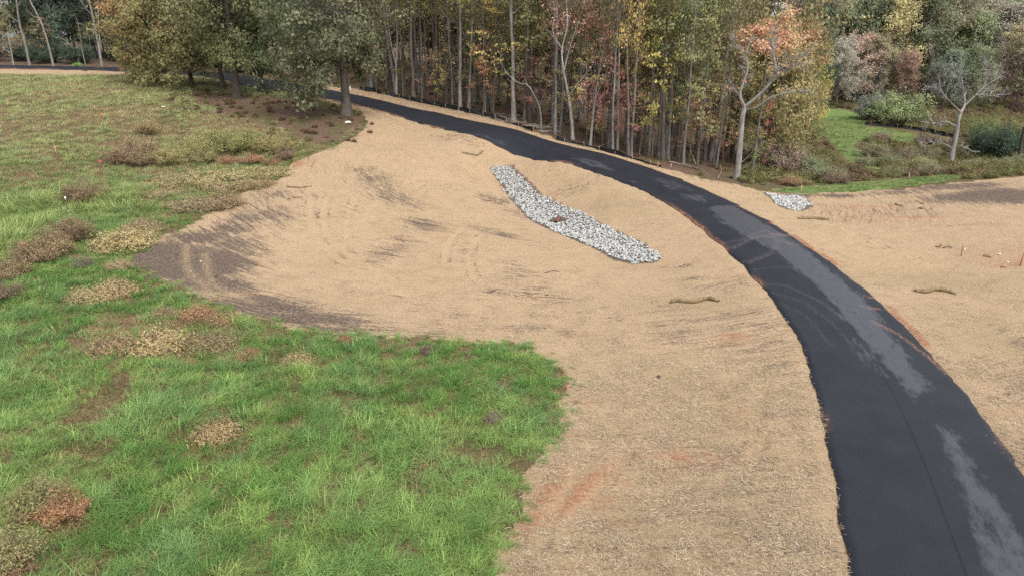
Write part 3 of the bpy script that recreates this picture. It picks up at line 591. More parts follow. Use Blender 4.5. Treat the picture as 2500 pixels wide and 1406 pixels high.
# ---------------------------------------------------------------- the oaks beside the road
def oak(base, H, r0, first, nb, reach, up, leaf, bark, label, seed, low=(), per=11, size=.32, lean=(0, 0), shape='round', keep=1.0, spread=.42):
    b = on(*base); mb, S, T, rr = wood_tree(seed, H, r0, first, nb, reach, up, shape, lean, .02, 6, 4, .03, 1.7)
    rg = np.random.default_rng(seed + 3); sp = list(S)
    for (px, py, dy, h0) in low:           # boughs that sweep out and hang low
        e = at_y(px, py, b[1] + dy) - b; h = h0 if h0 else max(3.5, e[2] + 1.5); p = np.array([np.interp(h, T[:, 2], T[:, q]) for q in range(3)])
        mid = lerp(p, e, .5) + [0, 0, .9]; P = smoothline(np.array([p, mid, e]), .6); mb.tube(P, np.linspace(.10, .015, len(P)), 5, False)
        dress(rg, mb, sp, P, np.linalg.norm(e - p) * .55, 8, 5, .02, -.02, .25)
    o = empty('oak_tree', b, label, 'tree', 'big oaks between the pasture and the road')
    obj('trunk', mb.mesh('oak_trunk', [BARK]), o, color=bark)
    obj('crown', leafmesh('oak_crown', [crown(seed, np.array(sp), per, size, spread, .5, .75, keep=keep)]), o, color=leaf)
    return o
oak((845,280), 21, .46, .27, 36, 5.6, 6, (0.111, 0.118, 0.061), (.13, .112, .095), 'large oak with a thick clear trunk standing alone at the mulch edge', 7001,
    low=[(720,235,-2,5),(690,215,-1,6),(740,255,-3,4.5),(770,225,-3,5),(660,190,0,7),(900,165,-1,6),(915,140,0,7.5),(880,190,1,6),(640,130,-2,8),(620,90,0,10),(690,150,-4,7),(780,190,-5,6.5),(850,120,-5,9),(700,60,-5,10),(640,30,-3,11),(900,90,-2,9),(930,180,0,5.6)], lean=(-.03, 0), per=8)
oak((640,228), 20, .34, .25, 34, 5.2, 10, (0.090, 0.118, 0.042), DARKB, 'dark green oak crowded behind the big clear-trunked oak', 7002, low=[(600,60,-2,9),(640,150,-3,6),(600,140,-2,6),(690,190,0,5),(560,110,-1,7)], per=9)
oak((580,236), 16, .42, .30, 30, 4.6, 8, (0.132, 0.137, 0.053), (.12, .102, .085), 'stout oak with a flared trunk, left of the clear-trunked oak', 7003, low=[(520,150,-3,5),(560,150,-4,5),(500,120,-2,6),(610,160,-3,5)], per=9, keep=.85)
oak((545,219), 15, .30, .45, 22, 4.2, 25, (0.180, 0.159, 0.077), DARKB, 'dark leaning oak with bare grey twigs behind the stout oak', 7004, low=[(470,70,-2,7),(450,95,-2,6),(440,40,0,8)], per=5, keep=.7, lean=(-.06, 0))
oak((468,214), 15, .26, .10, 34, 5.0, 5, (0.180, 0.165, 0.061), DARKB, 'olive oak leafy to the ground beside the pasture', 7005, low=[(400,150,-4,4),(360,190,-3,3),(420,190,-5,3),(330,165,-1,4),(440,130,-5,5),(380,100,-4,6),(345,215,-3,2.5)], per=8)
oak((385,205), 16, .28, .10, 34, 4.6, 5, (0.197, 0.165, 0.053), DARKB, 'golden olive oak at the pasture end of the oak row', 7006, low=[(310,160,-1,4),(330,100,-2,6),(300,80,0,7),(350,190,-3,3),(320,195,-1,3)], per=8)
oak((350,188), 15, .25, .15, 28, 4.4, 10, (0.286, 0.170, 0.059), DARKB, 'rusty orange oak rising behind the golden olive oak', 7007, low=[(300,40,0,9),(290,80,0,7)], per=9)

# ---------------------------------------------------------------- the wood beyond the road: trees of its front row
FR = 'front row of the wood beyond the road'
def pole(px, py, k, wpx, leaf, label, bark=GREY, lean=0.0, h=22, fwd=0.0):
    p = on(px, py); s = h / 22; dist = float(np.linalg.norm(p - np.array([0, 0, CAM_H]))); r = wpx / FPX * dist / 2 / .19
    o = plant('forest_tree', f'pole{k}', p, label, 'tree', leaf, bark, (max(.55, r), max(.55, r), s), rng.uniform(0, 6.28), FR, (lean, fwd)); return o
pole(918,215,0,6,OLIVE,'slim grey forest tree just behind the big oak trunk and the white post')
pole(1011,245,1,7,OLIVE,'brownish straight forest tree to the right of the forked twin trunk', (.19,.15,.12))
pole(1032,248,2,3,YGRN,'very thin grey sapling right of the brownish straight forest tree')
pole(1105,266,3,3,OLIVE,'thin leaning grey pole just left of the pale straight trunk', GREY, -.02)
pole(1124,270,4,7,YGRN,'tall pale straight trunk with few marks, left one of a close pair', PALE, 0, 24)
pole(1144,270,5,6,OLIVE,'crooked grey trunk, right one of a close pair', (.25,.23,.2), .02)
pole(1184,275,0,4,GOLD,'thin pale pole under the golden yellow tree', PALE)
pole(1254,296,1,9,OLIVE,'tallest thick grey trunk standing in front of the brush pile', (.29,.265,.235), 0, 26)
pole(1355,328,2,6,BRN,'mottled pale trunk between the bent white tree and the pink-leaved tree', PALE, .0)
pole(1496,371,3,4,OLIVE,'thin pale pole, left of two close to the slumped silt fence', PALE, .02)
pole(1507,371,4,5,BRN,'straight white-grey pole, right of two close to the slumped silt fence', PALE, .02)
pole(1534,381,5,5,YEL,'grey trunk with yellow leaves high up, left of a tight trio', GREY, .03)
pole(1541,380,0,4,YEL,'grey trunk with yellow leaves high up, right of a tight trio', (.23,.2,.17), .04)
pole(1537,372,2,4,YEL,'darker trunk in the middle of a tight trio of poles', BROWNB, .05)
pole(1630,388,1,7,OLIVE,'clean grey trunk bowed a little left right of the yellow-green tree', (.27,.25,.22), .015)
pole(1636,380,4,6,OLIVE,'dark straight trunk pressed behind the clean bowed trunk', BROWNB, .02)
pole(1668,404,2,5,SAGE,'slim pale trunk with a fallen dead pole leaning at its foot', PALE, .02)
pole(1722,394,3,7,OLIVE,'tall brown trunk, left of the three tallest near the forked white tree', (.21,.18,.155), .05, 25)
pole(1731,396,5,7,OLIVE,'tall brown trunk, middle of the three tallest near the forked white tree', (.21,.185,.16), .06, 25)
pole(1738,397,1,6,YGRN,'tall lichen-grey trunk, right of the three tallest near the forked white tree', (.27,.25,.22), .055, 25)
pole(1748,411,0,3,BRN,'thin bare sapling just left of the forked white tree', GREY, .05)
pole(1583,384,2,4,YGRN,'slim grey pole standing inside the yellow-green tree', GREY, .0)
pole(1070,255,3,3,OLIVE,'thin dark pole left of the pale trunk pair behind the silt fence', BROWNB)
pole(985,238,2,3,OLIVE,'thin dark pole right beside the forked twin trunk', BROWNB)
drawn_tree('forked_tree', (967,236), [([(967,236,0),(968,200,0),(967,160,0)], .17, .14, False), ([(967,160,0),(955,110,0),(945,40,0),(935,-60,0)], .12, .05, 3.0), ([(967,160,0),(970,100,.3),(966,20,.5),(975,-80,.5)], .12, .05, 3.0)],
    'forked tree with twin pale trunks behind the start of the silt fence', 'tree', (.29,.265,.235), OLIVE, 31, 6, .22, .45, .6, FR)
drawn_tree('bent_tree', (1320,314), [([(1320,314,0),(1321,290,0),(1316,260,0),(1303,232,0),(1288,208,0),(1262,202,0),(1238,180,.4)], .115, .04, False), ([(1288,208,0),(1282,195,0),(1280,185,0)], .03, .01, False), ([(1316,260,0),(1330,225,.5),(1332,190,1)], .03, .01, 1.2), ([(1238,180,.4),(1222,150,.6),(1225,120,.8)], .04, .015, 1.6)],
    'white bare tree bent over toward the tallest thick trunk', 'tree', (.30,.28,.255), None, 32, group=FR, sub=3, twigs=2)
drawn_tree('pink_tree', (1399,344), [([(1399,344,0),(1396,300,0),(1390,245,0),(1384,215,0)], .22, .15, False), ([(1384,215,0),(1375,165,0),(1372,120,.3),(1385,60,.5),(1380,-20,.7)], .13, .04, 3.2), ([(1390,235,0),(1408,208,-.4),(1432,180,-.6),(1458,140,-.8),(1475,95,-1)], .07, .02, 2.4), ([(1376,180,0),(1390,120,.5),(1410,60,.7),(1430,0,.8)], .08, .02, 3.0), ([(1396,268,0),(1412,255,-.5),(1430,220,-.8),(1440,205,-1)], .045, .015, 1.2), ([(1372,120,.3),(1350,80,.5),(1355,30,.6),(1345,-10,.6)], .06, .02, 2.6)],
    'pale forked tree with thin salmon pink leaves overhanging the road', 'tree', (.36,.34,.31), (.46,.23,.16), 33, 5, .20, .40, .75, FR, sub=6, twigs=5)
drawn_tree('leaning_tree', (1441,358), [([(1441,358,0),(1446,300,0),(1452,250,0),(1462,180,0),(1478,100,0),(1495,20,0)], .15, .04, 2.4), ([(1450,270,0),(1462,220,-.5),(1490,150,-1),(1500,90,-1)], .05, .015, 1.8), ([(1462,180,0),(1500,110,.4),(1530,60,.6)], .05, .015, 2.0)],
    'whitish leaning tree with rosy tip leaves right of the pink-leaved tree', 'tree', PALE, (.34,.22,.13), 34, 4, .19, .4, .6, FR, sub=6, twigs=5)
drawn_tree('forked_white_tree', (1798,440), [([(1798,440,0),(1803,400,0),(1808,340,0),(1813,285,0),(1818,262,0)], .30, .22, False), ([(1818,262,0),(1806,235,0),(1812,210,0),(1825,170,0),(1822,130,0),(1835,95,0)], .17, .045, 3.0), ([(1818,262,0),(1845,240,-.4),(1880,205,-.8),(1900,175,-1),(1930,150,-1.2),(1965,130,-1.4)], .17, .035, 3.4), ([(1825,268,0),(1850,262,-.8),(1880,240,-1.2),(1930,225,-1.6),(1985,222,-2)], .09, .025, 2.2), ([(1806,235,0),(1790,215,.5),(1785,200,.6)], .05, .012, 1.2),
    ([(1895,180,-1),(1890,140,-.6),(1885,100,-.4),(1890,75,-.3)], .09, .03, 2.6), ([(1880,205,-.8),(1920,170,-1.4),(1960,150,-1.8)], .08, .025, 2.6), ([(1822,140,0),(1800,115,.3),(1790,90,.4)], .04, .012, 2.0), ([(1806,400,-.2),(1825,385,-.5),(1850,355,-1)], .045, .012, False), ([(1805,420,-.2),(1830,398,-.6),(1845,385,-1)], .03, .01, False)],
    'ivory barked tree forking wide at the corner of the wood, fine bare twigs', 'tree', (.30,.285,.26), (.40,.19,.085), 35, 3, .20, .45, .10, FR, sub=12, twigs=10, tw=.045)
def under(px, py, top, k, leaf, label, wide=1.0, bark=BROWNB, name='understory_tree', cat='tree', group='small autumn trees at the edge of the wood'):
    return grow(name, f'under{k}', px, py, top, label, cat, tuple(lerp(np.array(leaf), np.array((.20, .17, .085)), .15)), bark, group, wide)
under(1205,281,18,0,YEL,'golden yellow tree left of the tallest thick trunk',.95)
under(1180,276,95,1,ORNG,'small orange tree tucked under the golden yellow tree',.8)
under(1092,262,120,2,(.24,.17,.06),'ochre leaved small tree left of the pale trunk pair',.9)
under(1045,250,120,3,(.30,.165,.10),'dusty pink brown small tree behind the brownish straight trunk',.85)
under(935,216,50,4,(.26,.22,.05),'olive yellow small tree showing right of the big oak crown',.8)
under(990,236,105,5,OLIVE,'dark olive small tree between the forked twin trunk and the brownish trunk',.9)
under(1072,256,166,1,(.30,.31,.06),'lime yellow sapling low before the dark wood',.9)
under(1150,268,60,3,OLIVE,'dull olive small tree right of the crooked trunk',.8)
under(1290,298,50,2,(.15,.16,.045),'mid green small tree right of the tallest thick trunk',1.0)
under(1312,306,150,4,DRED,'dark red small tree over the bent white tree',1.1)
under(1360,325,130,5,BRN,'brown leaved small tree left of the pink-leaved tree',.8)
under(1432,350,140,0,(.26,.20,.06),'tawny small tree between the pink and the leaning trees',.9)
under(1488,362,28,1,(.40,.13,.11),'tall rosy red tree right of the leaning tree',.55)
under(1470,360,200,2,(.27,.10,.085),'low dull red small tree behind the leaning tree',.9)
under(1450,352,262,3,GOLD,'low golden sapling right of the pink tree trunk',1.1)
under(1592,386,62,4,(.30,.26,.05),'yellow-green tree dense from canopy to the silt fence',.72)
under(1560,378,150,5,(.33,.27,.05),'second yellow tree left of the dense yellow-green tree',.75)
under(1548,366,-10,0,(.42,.34,.05),'bright yellow treetop above the trio of poles',.6)
under(1612,380,190,2,(.25,.14,.05),'rust brown small tree right of the yellow-green tree',.85)
under(1656,392,90,1,(.12,.16,.055),'fresh green small tree behind the slim pale trunk',.65)
under(1700,398,170,3,(.25,.135,.05),'rust orange small tree left of the three tallest trunks',.85)
under(1682,402,262,4,(.24,.12,.05),'low rust orange sapling behind the fallen dead pole',1.1)
under(1765,405,240,5,(.26,.13,.055),'low copper sapling between the three tallest trunks and the ivory tree',1.0)
under(1530,376,215,4,(.24,.085,.075),'low crimson brown sapling between the poles and the yellow tree',1.0)
under(1850,428,330,2,(.17,.19,.05),'low lime green sapling at the foot of the ivory tree',1.3)
under(1862,424,262,0,RED,'scarlet sapling glowing beside the ivory tree trunk',.34)

# ---------------------------------------------------------------- corner of the wood, right of the ivory tree
def rtree(px, py, top, k, leaf, label, wide=1.0, name='leafy_tree', group=None, bark=GREY, kind='round'):
    return grow(name, f'{kind}{k}', px, py, top, label, 'tree', leaf, bark, group, wide)
rtree(1850,412,120,0,(.22,.19,.07),'olive gold tree behind the forks of the ivory tree',.95, group='trees at the corner of the wood')
rtree(1908,394,98,3,(.25,.20,.075),'golden olive tree filling the outer corner of the wood',.75, group='trees at the corner of the wood')
rtree(1895,412,150,5,(.23,.19,.075),'pale olive gold tree close behind the ivory tree limbs',.8, group='trees at the corner of the wood')
rtree(1905,405,85,1,(.34,.20,.09),'orange gold tree right of the ivory tree',1.2, group='trees at the corner of the wood', kind='cap')
rtree(1890,395,215,2,(.15,.155,.045),'lower olive green tree right of the ivory tree trunk',.95, group='trees at the corner of the wood')
rtree(1950,385,250,3,(.17,.15,.055),'low spreading olive tree at the outer corner of the wood',1.1, group='trees at the corner of the wood')
rtree(1978,330,155,4,(.42,.35,.06),'bright yellow tree at the outer edge of the wood above the mown slope',.55, group='trees at the corner of the wood')
rtree(1955,330,100,5,(.22,.19,.05),'tall olive yellow tree inside the edge of the wood by the bright yellow one',.6, group='trees at the corner of the wood')
rtree(1835,428,66,0,(.36,.205,.105),'salmon orange topped tree behind the ivory tree',1.0, group='trees at the corner of the wood', kind='cap')
rtree(1905,398,-130,2,(.17,.16,.085),'tall grey-olive tree closing the gap behind the orange gold tree',.85, group='trees at the corner of the wood', kind='high')
rtree(1868,396,-110,3,(.20,.17,.07),'tall tawny tree behind the forks of the ivory tree',.8, group='trees at the corner of the wood', kind='high')
grow('pine_tree','pine1',1985,300,-60,'second dark pine just right of the taller corner pine','tree',(.04,.07,.042),BROWNB,None,.7)
grow('pine_tree','pine0',1952,330,-140,'dark green pine rising at the corner of the wood','tree',(.035,.07,.040),BROWNB,None,.75)
grow('bare_tree','bare0',1880,400,-30,'leafless pinkish grey tree behind the salmon orange treetop','tree',(.22,.13,.10),(.27,.24,.22),None,.7)

# ---------------------------------------------------------------- deep wood: nothing tells these apart but their colour
DEEP = [(OLIVE,'olive leaved tree standing deep in the wood beyond the road','olive trees deep in the wood'),((.20,.15,.055),'tawny leaved tree standing deep in the wood beyond the road','tawny trees deep in the wood'),((.115,.135,.042),'green leaved tree standing deep in the wood beyond the road','green trees deep in the wood'),((.16,.105,.065),'brown leaved tree standing deep in the wood beyond the road','brown trees deep in the wood'),((.28,.225,.055),'yellow leaved tree standing deep in the wood beyond the road','yellow trees deep in the wood'),((.25,.12,.075),'russet leaved tree standing deep in the wood beyond the road','russet trees deep in the wood')]
fence_line = smoothline(WOOD[:13], 1.0)
nf = len(fence_line); placed = []
tries = 0
while len(placed) < 175 and tries < 6000:
    tries += 1
    i = rng.integers(0, nf); dep = 2.5 + 52 * rng.uniform() ** 1.5
    a = fence_line[i]; tn = fence_line[min(nf - 1, i + 1)] - fence_line[max(0, i - 1)]; tn /= np.linalg.norm(tn); nn = np.array([-tn[1], tn[0]])
    if nn[1] < 0: nn = -nn
    view = a / np.linalg.norm(a); p = a + (nn * .5 + view * .8) * dep
    if p[0] > 18 + (p[1] - 66) * .55 - 2: continue
    if placed and min((p[0] - q[0]) ** 2 + (p[1] - q[1]) ** 2 for q in placed) < (1.5 + dep * .035) ** 2: continue
    placed.append((p[0], p[1], dep))
LAND = [(600,'behind the oak row'),(880,'behind the big clear-trunked oak'),(967,'behind the forked twin trunk'),(1030,'behind the brownish straight trunk'),(1085,'behind the ochre small tree'),(1134,'behind the pale trunk pair'),(1200,'behind the golden yellow tree'),(1254,'behind the tallest thick trunk'),(1320,'behind the bent white tree'),(1399,'behind the pink-leaved tree'),(1445,'behind the leaning whitish tree'),(1500,'behind the two white-grey poles'),(1540,'behind the trio of poles'),(1592,'behind the yellow-green tree'),(1633,'behind the clean bowed trunk'),(1668,'behind the slim pale trunk'),(1730,'behind the three tallest brown trunks'),(1798,'behind the ivory forked tree'),(1900,'behind the orange gold corner tree'),(1975,'behind the bright yellow corner tree')]
def behind(a, yb, base, kind_):
    zz = float(zg(a, yb)); f = yb * cp_ - (zz - CAM_H) * sp_; px = 1250 + FPX * a / f; lm = min(LAND, key=lambda q: abs(q[0] - px))
    dist = ('just ' if yb < 92 else '' if yb < 112 else 'far ')
    return f'{base} {kind_}, {dist}{lm[1]}'
DL = {'olive': 'olive leaved tree', 'tawny': 'tawny leaved tree', 'green': 'green leaved tree', 'brown': 'brown leaved tree', 'yellow': 'yellow leaved tree', 'russet': 'russet leaved tree'}
for j, (px_, py_, dep) in enumerate(placed):
    lf, lb, gp = DEEP[int(rng.choice(6, p=[.30, .20, .20, .16, .09, .05]))]
    v = rng.uniform(.6, 1.25); lf = tuple(lerp(np.array(lf), np.array((.17, .15, .075)), .25) * v * 1.2); loc = (px_, py_, float(zg(px_, py_)))
    u_ = rng.uniform(); form = 'tall pole' if u_ < .48 else 'small' if u_ < .66 else 'high-crowned'
    lb = behind(px_, py_, form + ' ' + DL[lb.split()[0]], 'deep in the wood')
    bk = tuple(np.array(lerp(np.array(GREY), np.array(PALE if rng.uniform() < .35 else DARKB), rng.uniform(0, .8))))
    if u_ < .48: s = rng.uniform(.55, 1.15); plant('deep_wood_tree', f'pole{rng.integers(6)}', loc, lb, 'tree', lf, bk, (s, s, rng.uniform(.75, 1.1)), None, gp, (rng.normal() * .03, rng.normal() * .03))
    elif u_ < .66: s = rng.uniform(.7, 1.35); plant('deep_wood_tree', f'under{rng.integers(6)}', loc, lb, 'tree', lf, bk, (s, s, s * rng.uniform(.95, 1.25)), None, gp)
    else: s = rng.uniform(.95, 1.35); plant('deep_wood_tree', f'high{rng.integers(4)}', loc, lb, 'tree', lf, bk, (s * .8, s * .8, s * 1.1), None, gp) if dep > 5 else plant('deep_wood_tree', f'pole{rng.integers(6)}', loc, lb, 'tree', lf, bk, (.6, .6, .9), None, gp)
for k in range(46):                         # the closed back of the wood
    a = -62 + k * 2.05 + rng.normal() * .8; yb = 128 + rng.uniform(0, 22) + max(0, -a) * .25; lf, lb, gp = DEEP[int(rng.choice(4))]
    if a > 22: yb = 118 + rng.uniform(0, 10)
    lb = behind(a, yb, 'round-crowned ' + DL[lb.split()[0]], 'at the back of the wood')
    s = rng.uniform(1.25, 1.75); plant('deep_wood_tree', f'round{rng.integers(7)}', (a, yb, float(zg(a, yb))), lb, 'tree', tuple(c_ * rng.uniform(.6, 1.0) for c_ in lf), DARKB, (s * .8, s * .8, s), None, gp)

# ---------------------------------------------------------------- the wood beyond the far bend, upper left
LF = 'pale trees along the far bend of the road'
drawn_tree('pale_tree', (72,161), [([(72,161,0),(62,110,0),(48,60,0),(40,0,0),(36,-60,0)], .24, .10, False), ([(45,55,0),(25,40,0),(5,20,0)], .07, .02, 2.5), ([(42,20,0),(55,-10,0),(65,-40,0)], .07, .02, 3.0)], 'pale leaning tree with a limb to the left beyond the far road', 'tree', (.25,.23,.2), None, 41, group=LF, sub=4, twigs=4)
drawn_tree('pale_tree', (131,163), [([(131,163,0),(118,110,0),(103,62,0),(88,30,0),(72,0,0),(60,-40,0)], .20, .09, False), ([(104,65,0),(118,40,0),(122,10,0)], .05, .015, 2.5), ([(95,45,0),(80,40,0),(62,22,0)], .05, .015, 2.0)], 'pale crooked tree leaning left, second from the picture edge beyond the road', 'tree', (.26,.24,.21), None, 42, group=LF, sub=4, twigs=4)
drawn_tree('pale_tree', (249,164), [([(249,164,0),(242,120,0),(232,70,0),(222,20,0),(205,-40,0)], .22, .10, 3.5), ([(245,135,0),(243,90,.4),(240,40,.5),(239,-30,.5)], .14, .07, 3.0), ([(236,85,0),(215,70,0),(192,55,0)], .05, .015, 2.6), ([(226,40,0),(205,15,0),(188,-10,0)], .05, .015, 3.0)], 'pale twin-stemmed tree with spreading bare twigs beyond the far road', 'tree', (.27,.25,.22), None, 43, group=LF, sub=6, twigs=6)
drawn_tree('pale_tree', (33,161), [([(33,161,0),(28,130,0),(22,95,0),(25,60,0)], .13, .04, 2.4), ([(28,130,0),(12,122,0),(2,105,0)], .05, .02, 2.0)], 'small pale forked tree nearest the left picture edge beyond the road', 'tree', (.34,.32,.28), None, 44, group=LF, sub=4, twigs=4)
drawn_tree('pale_tree', (195,158), [([(195,158,0),(186,135,0),(170,110,0),(152,95,0),(135,92,0)], .11, .03, 2.2), ([(188,140,0),(165,138,0),(142,142,0)], .05, .02, 1.8)], 'pale sapling bent low to the left beyond the far road', 'tree', (.36,.34,.30), (.09,.13,.085), 45, 3, .22, .35, .8, LF, sub=5, twigs=4)
drawn_tree('pale_tree', (210,162), [([(210,162,0),(200,120,0),(195,80,0),(185,40,0)], .10, .03, 2.2)], 'thin grey tree left of the twin-stemmed pale tree beyond the road', 'tree', (.24,.22,.19), OLIVE, 46, 4, .22, .4, .6, LF, sub=5, twigs=3)
FL = [((.050,.068,.040),'dark green tree in the shaded wood beyond the far bend','dark trees beyond the far bend'),((.14,.13,.05),'olive tree in the wood beyond the far bend','olive trees beyond the far bend'),((.065,.098,.066),'blue-green tree in the wood beyond the far bend','blue-green trees beyond the far bend'),((.20,.145,.055),'tawny tree in the wood beyond the far bend','tawny trees beyond the far bend')]
BEND = [(20,'the small pale forked tree'),(72,'the pale leaning tree'),(131,'the pale crooked tree'),(200,'the pale bent sapling'),(249,'the pale twin-stemmed tree'),(330,'the rusty orange oak'),(420,'the golden olive oak'),(520,'the dark leaning oak'),(620,'the dark green oak'),(760,'the big clear-trunked oak')]
def near_lm(a, yb, lms):
    zz = float(zg(a, yb)); f = yb * cp_ - (zz - CAM_H) * sp_; px = 1250 + FPX * a / f; return min(lms, key=lambda q: abs(q[0] - px))[1]
for k in range(72):
    row = k % 4; a = -106 + (k / 72) * 72 + rng.normal() * 1.2; i = np.argmin(np.abs(ctr[:, 0] - a)); yb = ctr[i, 1] + 8 + row * 8 + rng.uniform(0, 5)
    lf, lb, gp = FL[int(rng.choice(4, p=[.4, .28, .2, .12]))]; loc = (a, yb, float(zg(a, yb)))
    lb = ('small ' if row == 0 else '') + gp.split(' trees')[0] + ' tree beyond the far bend, ' + ('', 'close ', 'well ', 'far ')[row] + 'behind ' + near_lm(a, yb, BEND)
    if row == 0: s = rng.uniform(.5, .9); plant('far_bend_tree', f'under{rng.integers(6)}', loc, lb, 'tree', lf, (.20, .185, .16), (s * 1.1, s * 1.1, s), None, gp)
    else: s = rng.uniform(.9, 1.5); plant('far_bend_tree', f'round{rng.integers(7)}', loc, lb, 'tree', lf, (.20, .185, .16), (s * .75, s * .75, s), None, gp)
for k in range(13):
    a = -106 + k * 5.4 + rng.normal(); i = np.argmin(np.abs(ctr[:, 0] - a)); yb = ctr[i, 1] + 8 + rng.uniform(0, 9); s = rng.uniform(.55, .95)
    plant('thicket_bush', f'big{k % 3}', (a, yb, float(zg(a, yb))), 'dark green thicket bush beyond the far bend beside ' + near_lm(a, yb, BEND) + (', deeper' if k % 2 else ''), 'bush', (.050, .072, .046), BROWNB, s, None, 'thicket beyond the far bend', parts=('stems', 'foliage'))
grow('shrub','bush1',190,163,152,'bright green shrub beside the far road under the pale trees','shrub',(.14,.28,.05),BROWNB,None,1.6,parts=('stems','foliage'))

# ---------------------------------------------------------------- the far slope, upper right
FS = 'trees on the far slope'
SLOPE = [  # px, base py, top py, variant, colour, width, label
(2040,235,62,0,(.24,.215,.09),.85,'pale yellow-green domed tree at the head of the mown slope'),(2095,240,85,1,TAUP,.8,'grey brown tree right of the pale yellow-green dome'),(2160,230,30,2,(.20,.185,.11),.8,'pale grey-olive tree before the dark green crowns'),(2150,180,5,3,DGRN,.7,'dark green crown behind the pale grey-olive tree'),
(2085,255,110,4,(.20,.125,.09),1.0,'dull rose brown tree above the large round bush'),(2040,262,120,5,TAUP,1.0,'grey brown tree left of the dull rose brown one'),(2130,255,112,6,(.20,.16,.075),.8,'tan tree above the large round bush'),(2200,262,145,0,(.25,.125,.075),.85,'orange-red small tree above the large round bush'),
(2235,230,90,1,(.17,.20,.06),.9,'light green tree in the middle of the far slope'),(2295,225,70,2,(.20,.19,.05),.75,'yellow olive tree right of the light green one'),(2250,150,0,3,(.095,.125,.04),.95,'green topped tree high on the far slope'),(2330,150,4,4,(.24,.185,.05),.7,'ochre tall tree high on the far slope'),
(2365,200,18,5,(.19,.165,.115),.9,'large taupe tree right of the ochre tall one'),(2300,270,150,6,BLUG,1.0,'dark blue-green tree behind the bare dead tree'),(2360,262,135,0,(.10,.125,.05),.9,'dull green tree behind the twigs of the dead tree'),(2420,190,55,1,DGRN,.7,'dark green tree near the right picture edge'),
(2460,240,90,2,(.21,.17,.07),.9,'tan olive tree at the right picture edge'),(2490,210,10,3,(.18,.16,.10),.9,'grey-olive tall tree at the right picture edge'),(2440,160,10,4,TAUP,.8,'grey brown tall tree below the skyline'),(2200,170,20,5,(.17,.14,.095),.8,'brown-grey tree between two green crowns'),
(2480,262,140,6,(.16,.17,.06),.8,'moss green tree behind the dark red tree'),(2170,255,160,2,(.165,.15,.12),.8,'low grey tree just above the large round bush'),(2395,275,175,3,(.11,.12,.055),.8,'low moss tree right of the dead tree crown'),(2010,250,150,6,(.14,.125,.075),.7,'shaded brown tree between the yellow tree and the mown slope')]
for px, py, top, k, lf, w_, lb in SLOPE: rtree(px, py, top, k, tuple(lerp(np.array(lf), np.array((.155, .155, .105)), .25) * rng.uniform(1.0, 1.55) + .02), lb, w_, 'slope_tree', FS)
for px, py, top, k, lb in [(2250,262,140,1,'bare grey twiggy tree above the large round bush'),(2420,255,120,2,'bare grey tree right of the dead tree'),(2140,262,175,0,'bare grey thicket tree left of the large round bush')]:
    grow('bare_tree', f'bare{k}', px, py, top, lb, 'tree', (.22,.19,.16), (.24,.215,.20), FS, 1.25)
BK = [((.17,.155,.085),'grey-olive crown in the closed forest of the far slope','grey-olive crowns on the far slope'),((.095,.115,.05),'green crown in the closed forest of the far slope','green crowns on the far slope'),((.16,.145,.11),'taupe crown in the closed forest of the far slope','taupe crowns on the far slope'),((.22,.185,.07),'ochre crown in the closed forest of the far slope','ochre crowns on the far slope')]
SLM = [(q[0], q[6].split(' tree')[0] + ' tree' if ' tree' in q[6] else q[6].split(' crown')[0] + ' crown') for q in SLOPE]
for row in range(6):
    for k in range(12):
        yb = 168 + row * 17 + rng.normal() * 2; a = (.40 + .42 * (k + rng.uniform(.2, .8)) / 12) * yb
        lf, lb, gp = BK[int(rng.choice(4, p=[.36, .26, .24, .14]))]; s = rng.uniform(1.05, 1.6); v = rng.uniform(.6, 1.35)
        lb = gp.split(' crowns')[0] + ' crown ' + ('below', 'low on', 'midway up', 'high on', 'highest on', 'atop')[row] + ' the slope behind the ' + near_lm(a, yb, SLM)
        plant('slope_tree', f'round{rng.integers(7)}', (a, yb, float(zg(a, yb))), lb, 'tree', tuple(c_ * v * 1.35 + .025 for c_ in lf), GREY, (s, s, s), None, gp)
# ---------------------------------------------------------------- the valley at the right: dead tree, bushes, dark red tree
drawn_tree('dead_tree', (2320,402), [([(2320,402,0),(2326,365,0),(2334,330,0),(2338,300,0)], .42, .28, False), ([(2338,300,0),(2346,275,0),(2355,255,.3),(2350,215,.5),(2345,175,.6)], .24, .04, 4.2), ([(2352,262,.2),(2375,240,.6),(2400,215,1),(2430,195,1.2),(2455,180,1.4)], .12, .02, 4.0), ([(2355,250,.3),(2385,232,-.5),(2420,235,-1),(2450,230,-1)], .08, .015, 3.2), ([(2346,275,0),(2320,250,-.5),(2300,225,-.8),(2290,190,-1)], .12, .02, 4.0), ([(2336,310,0),(2310,298,-.8),(2285,302,-1.2),(2262,300,-1.5)], .1, .015, 2.8), ([(2326,365,0),(2305,352,-1),(2270,348,-1.5),(2245,350,-2)], .09, .015, 2.4), ([(2328,355,0),(2355,360,-.8),(2375,372,-1.2)], .07, .012, 2.0), ([(2300,225,-.8),(2280,215,-1),(2262,218,-1.2)], .05, .012, 2.4), ([(2350,215,.5),(2330,180,.4),(2325,150,.4)], .06, .012, 2.6), ([(2400,215,1),(2410,180,1.2),(2405,150,1.3)], .06, .012, 3.0)],
    'large leafless dead tree with spreading grey limbs standing in the valley brush', 'tree', (.31,.285,.265), None, 51, sub=10, twigs=8, tw=.075)
grow('round_bush','big0',2190,303,220,'large round olive green bush beside the mown slope','bush',(.175,.205,.085),BROWNB,'big bushes in the valley',1.2,parts=('stems','foliage'))
grow('grey_bush','big1',2125,292,222,'grey-green twiggy bush behind the large round bush','bush',(.15,.16,.12),GREY,'big bushes in the valley',.9,parts=('stems','foliage'))
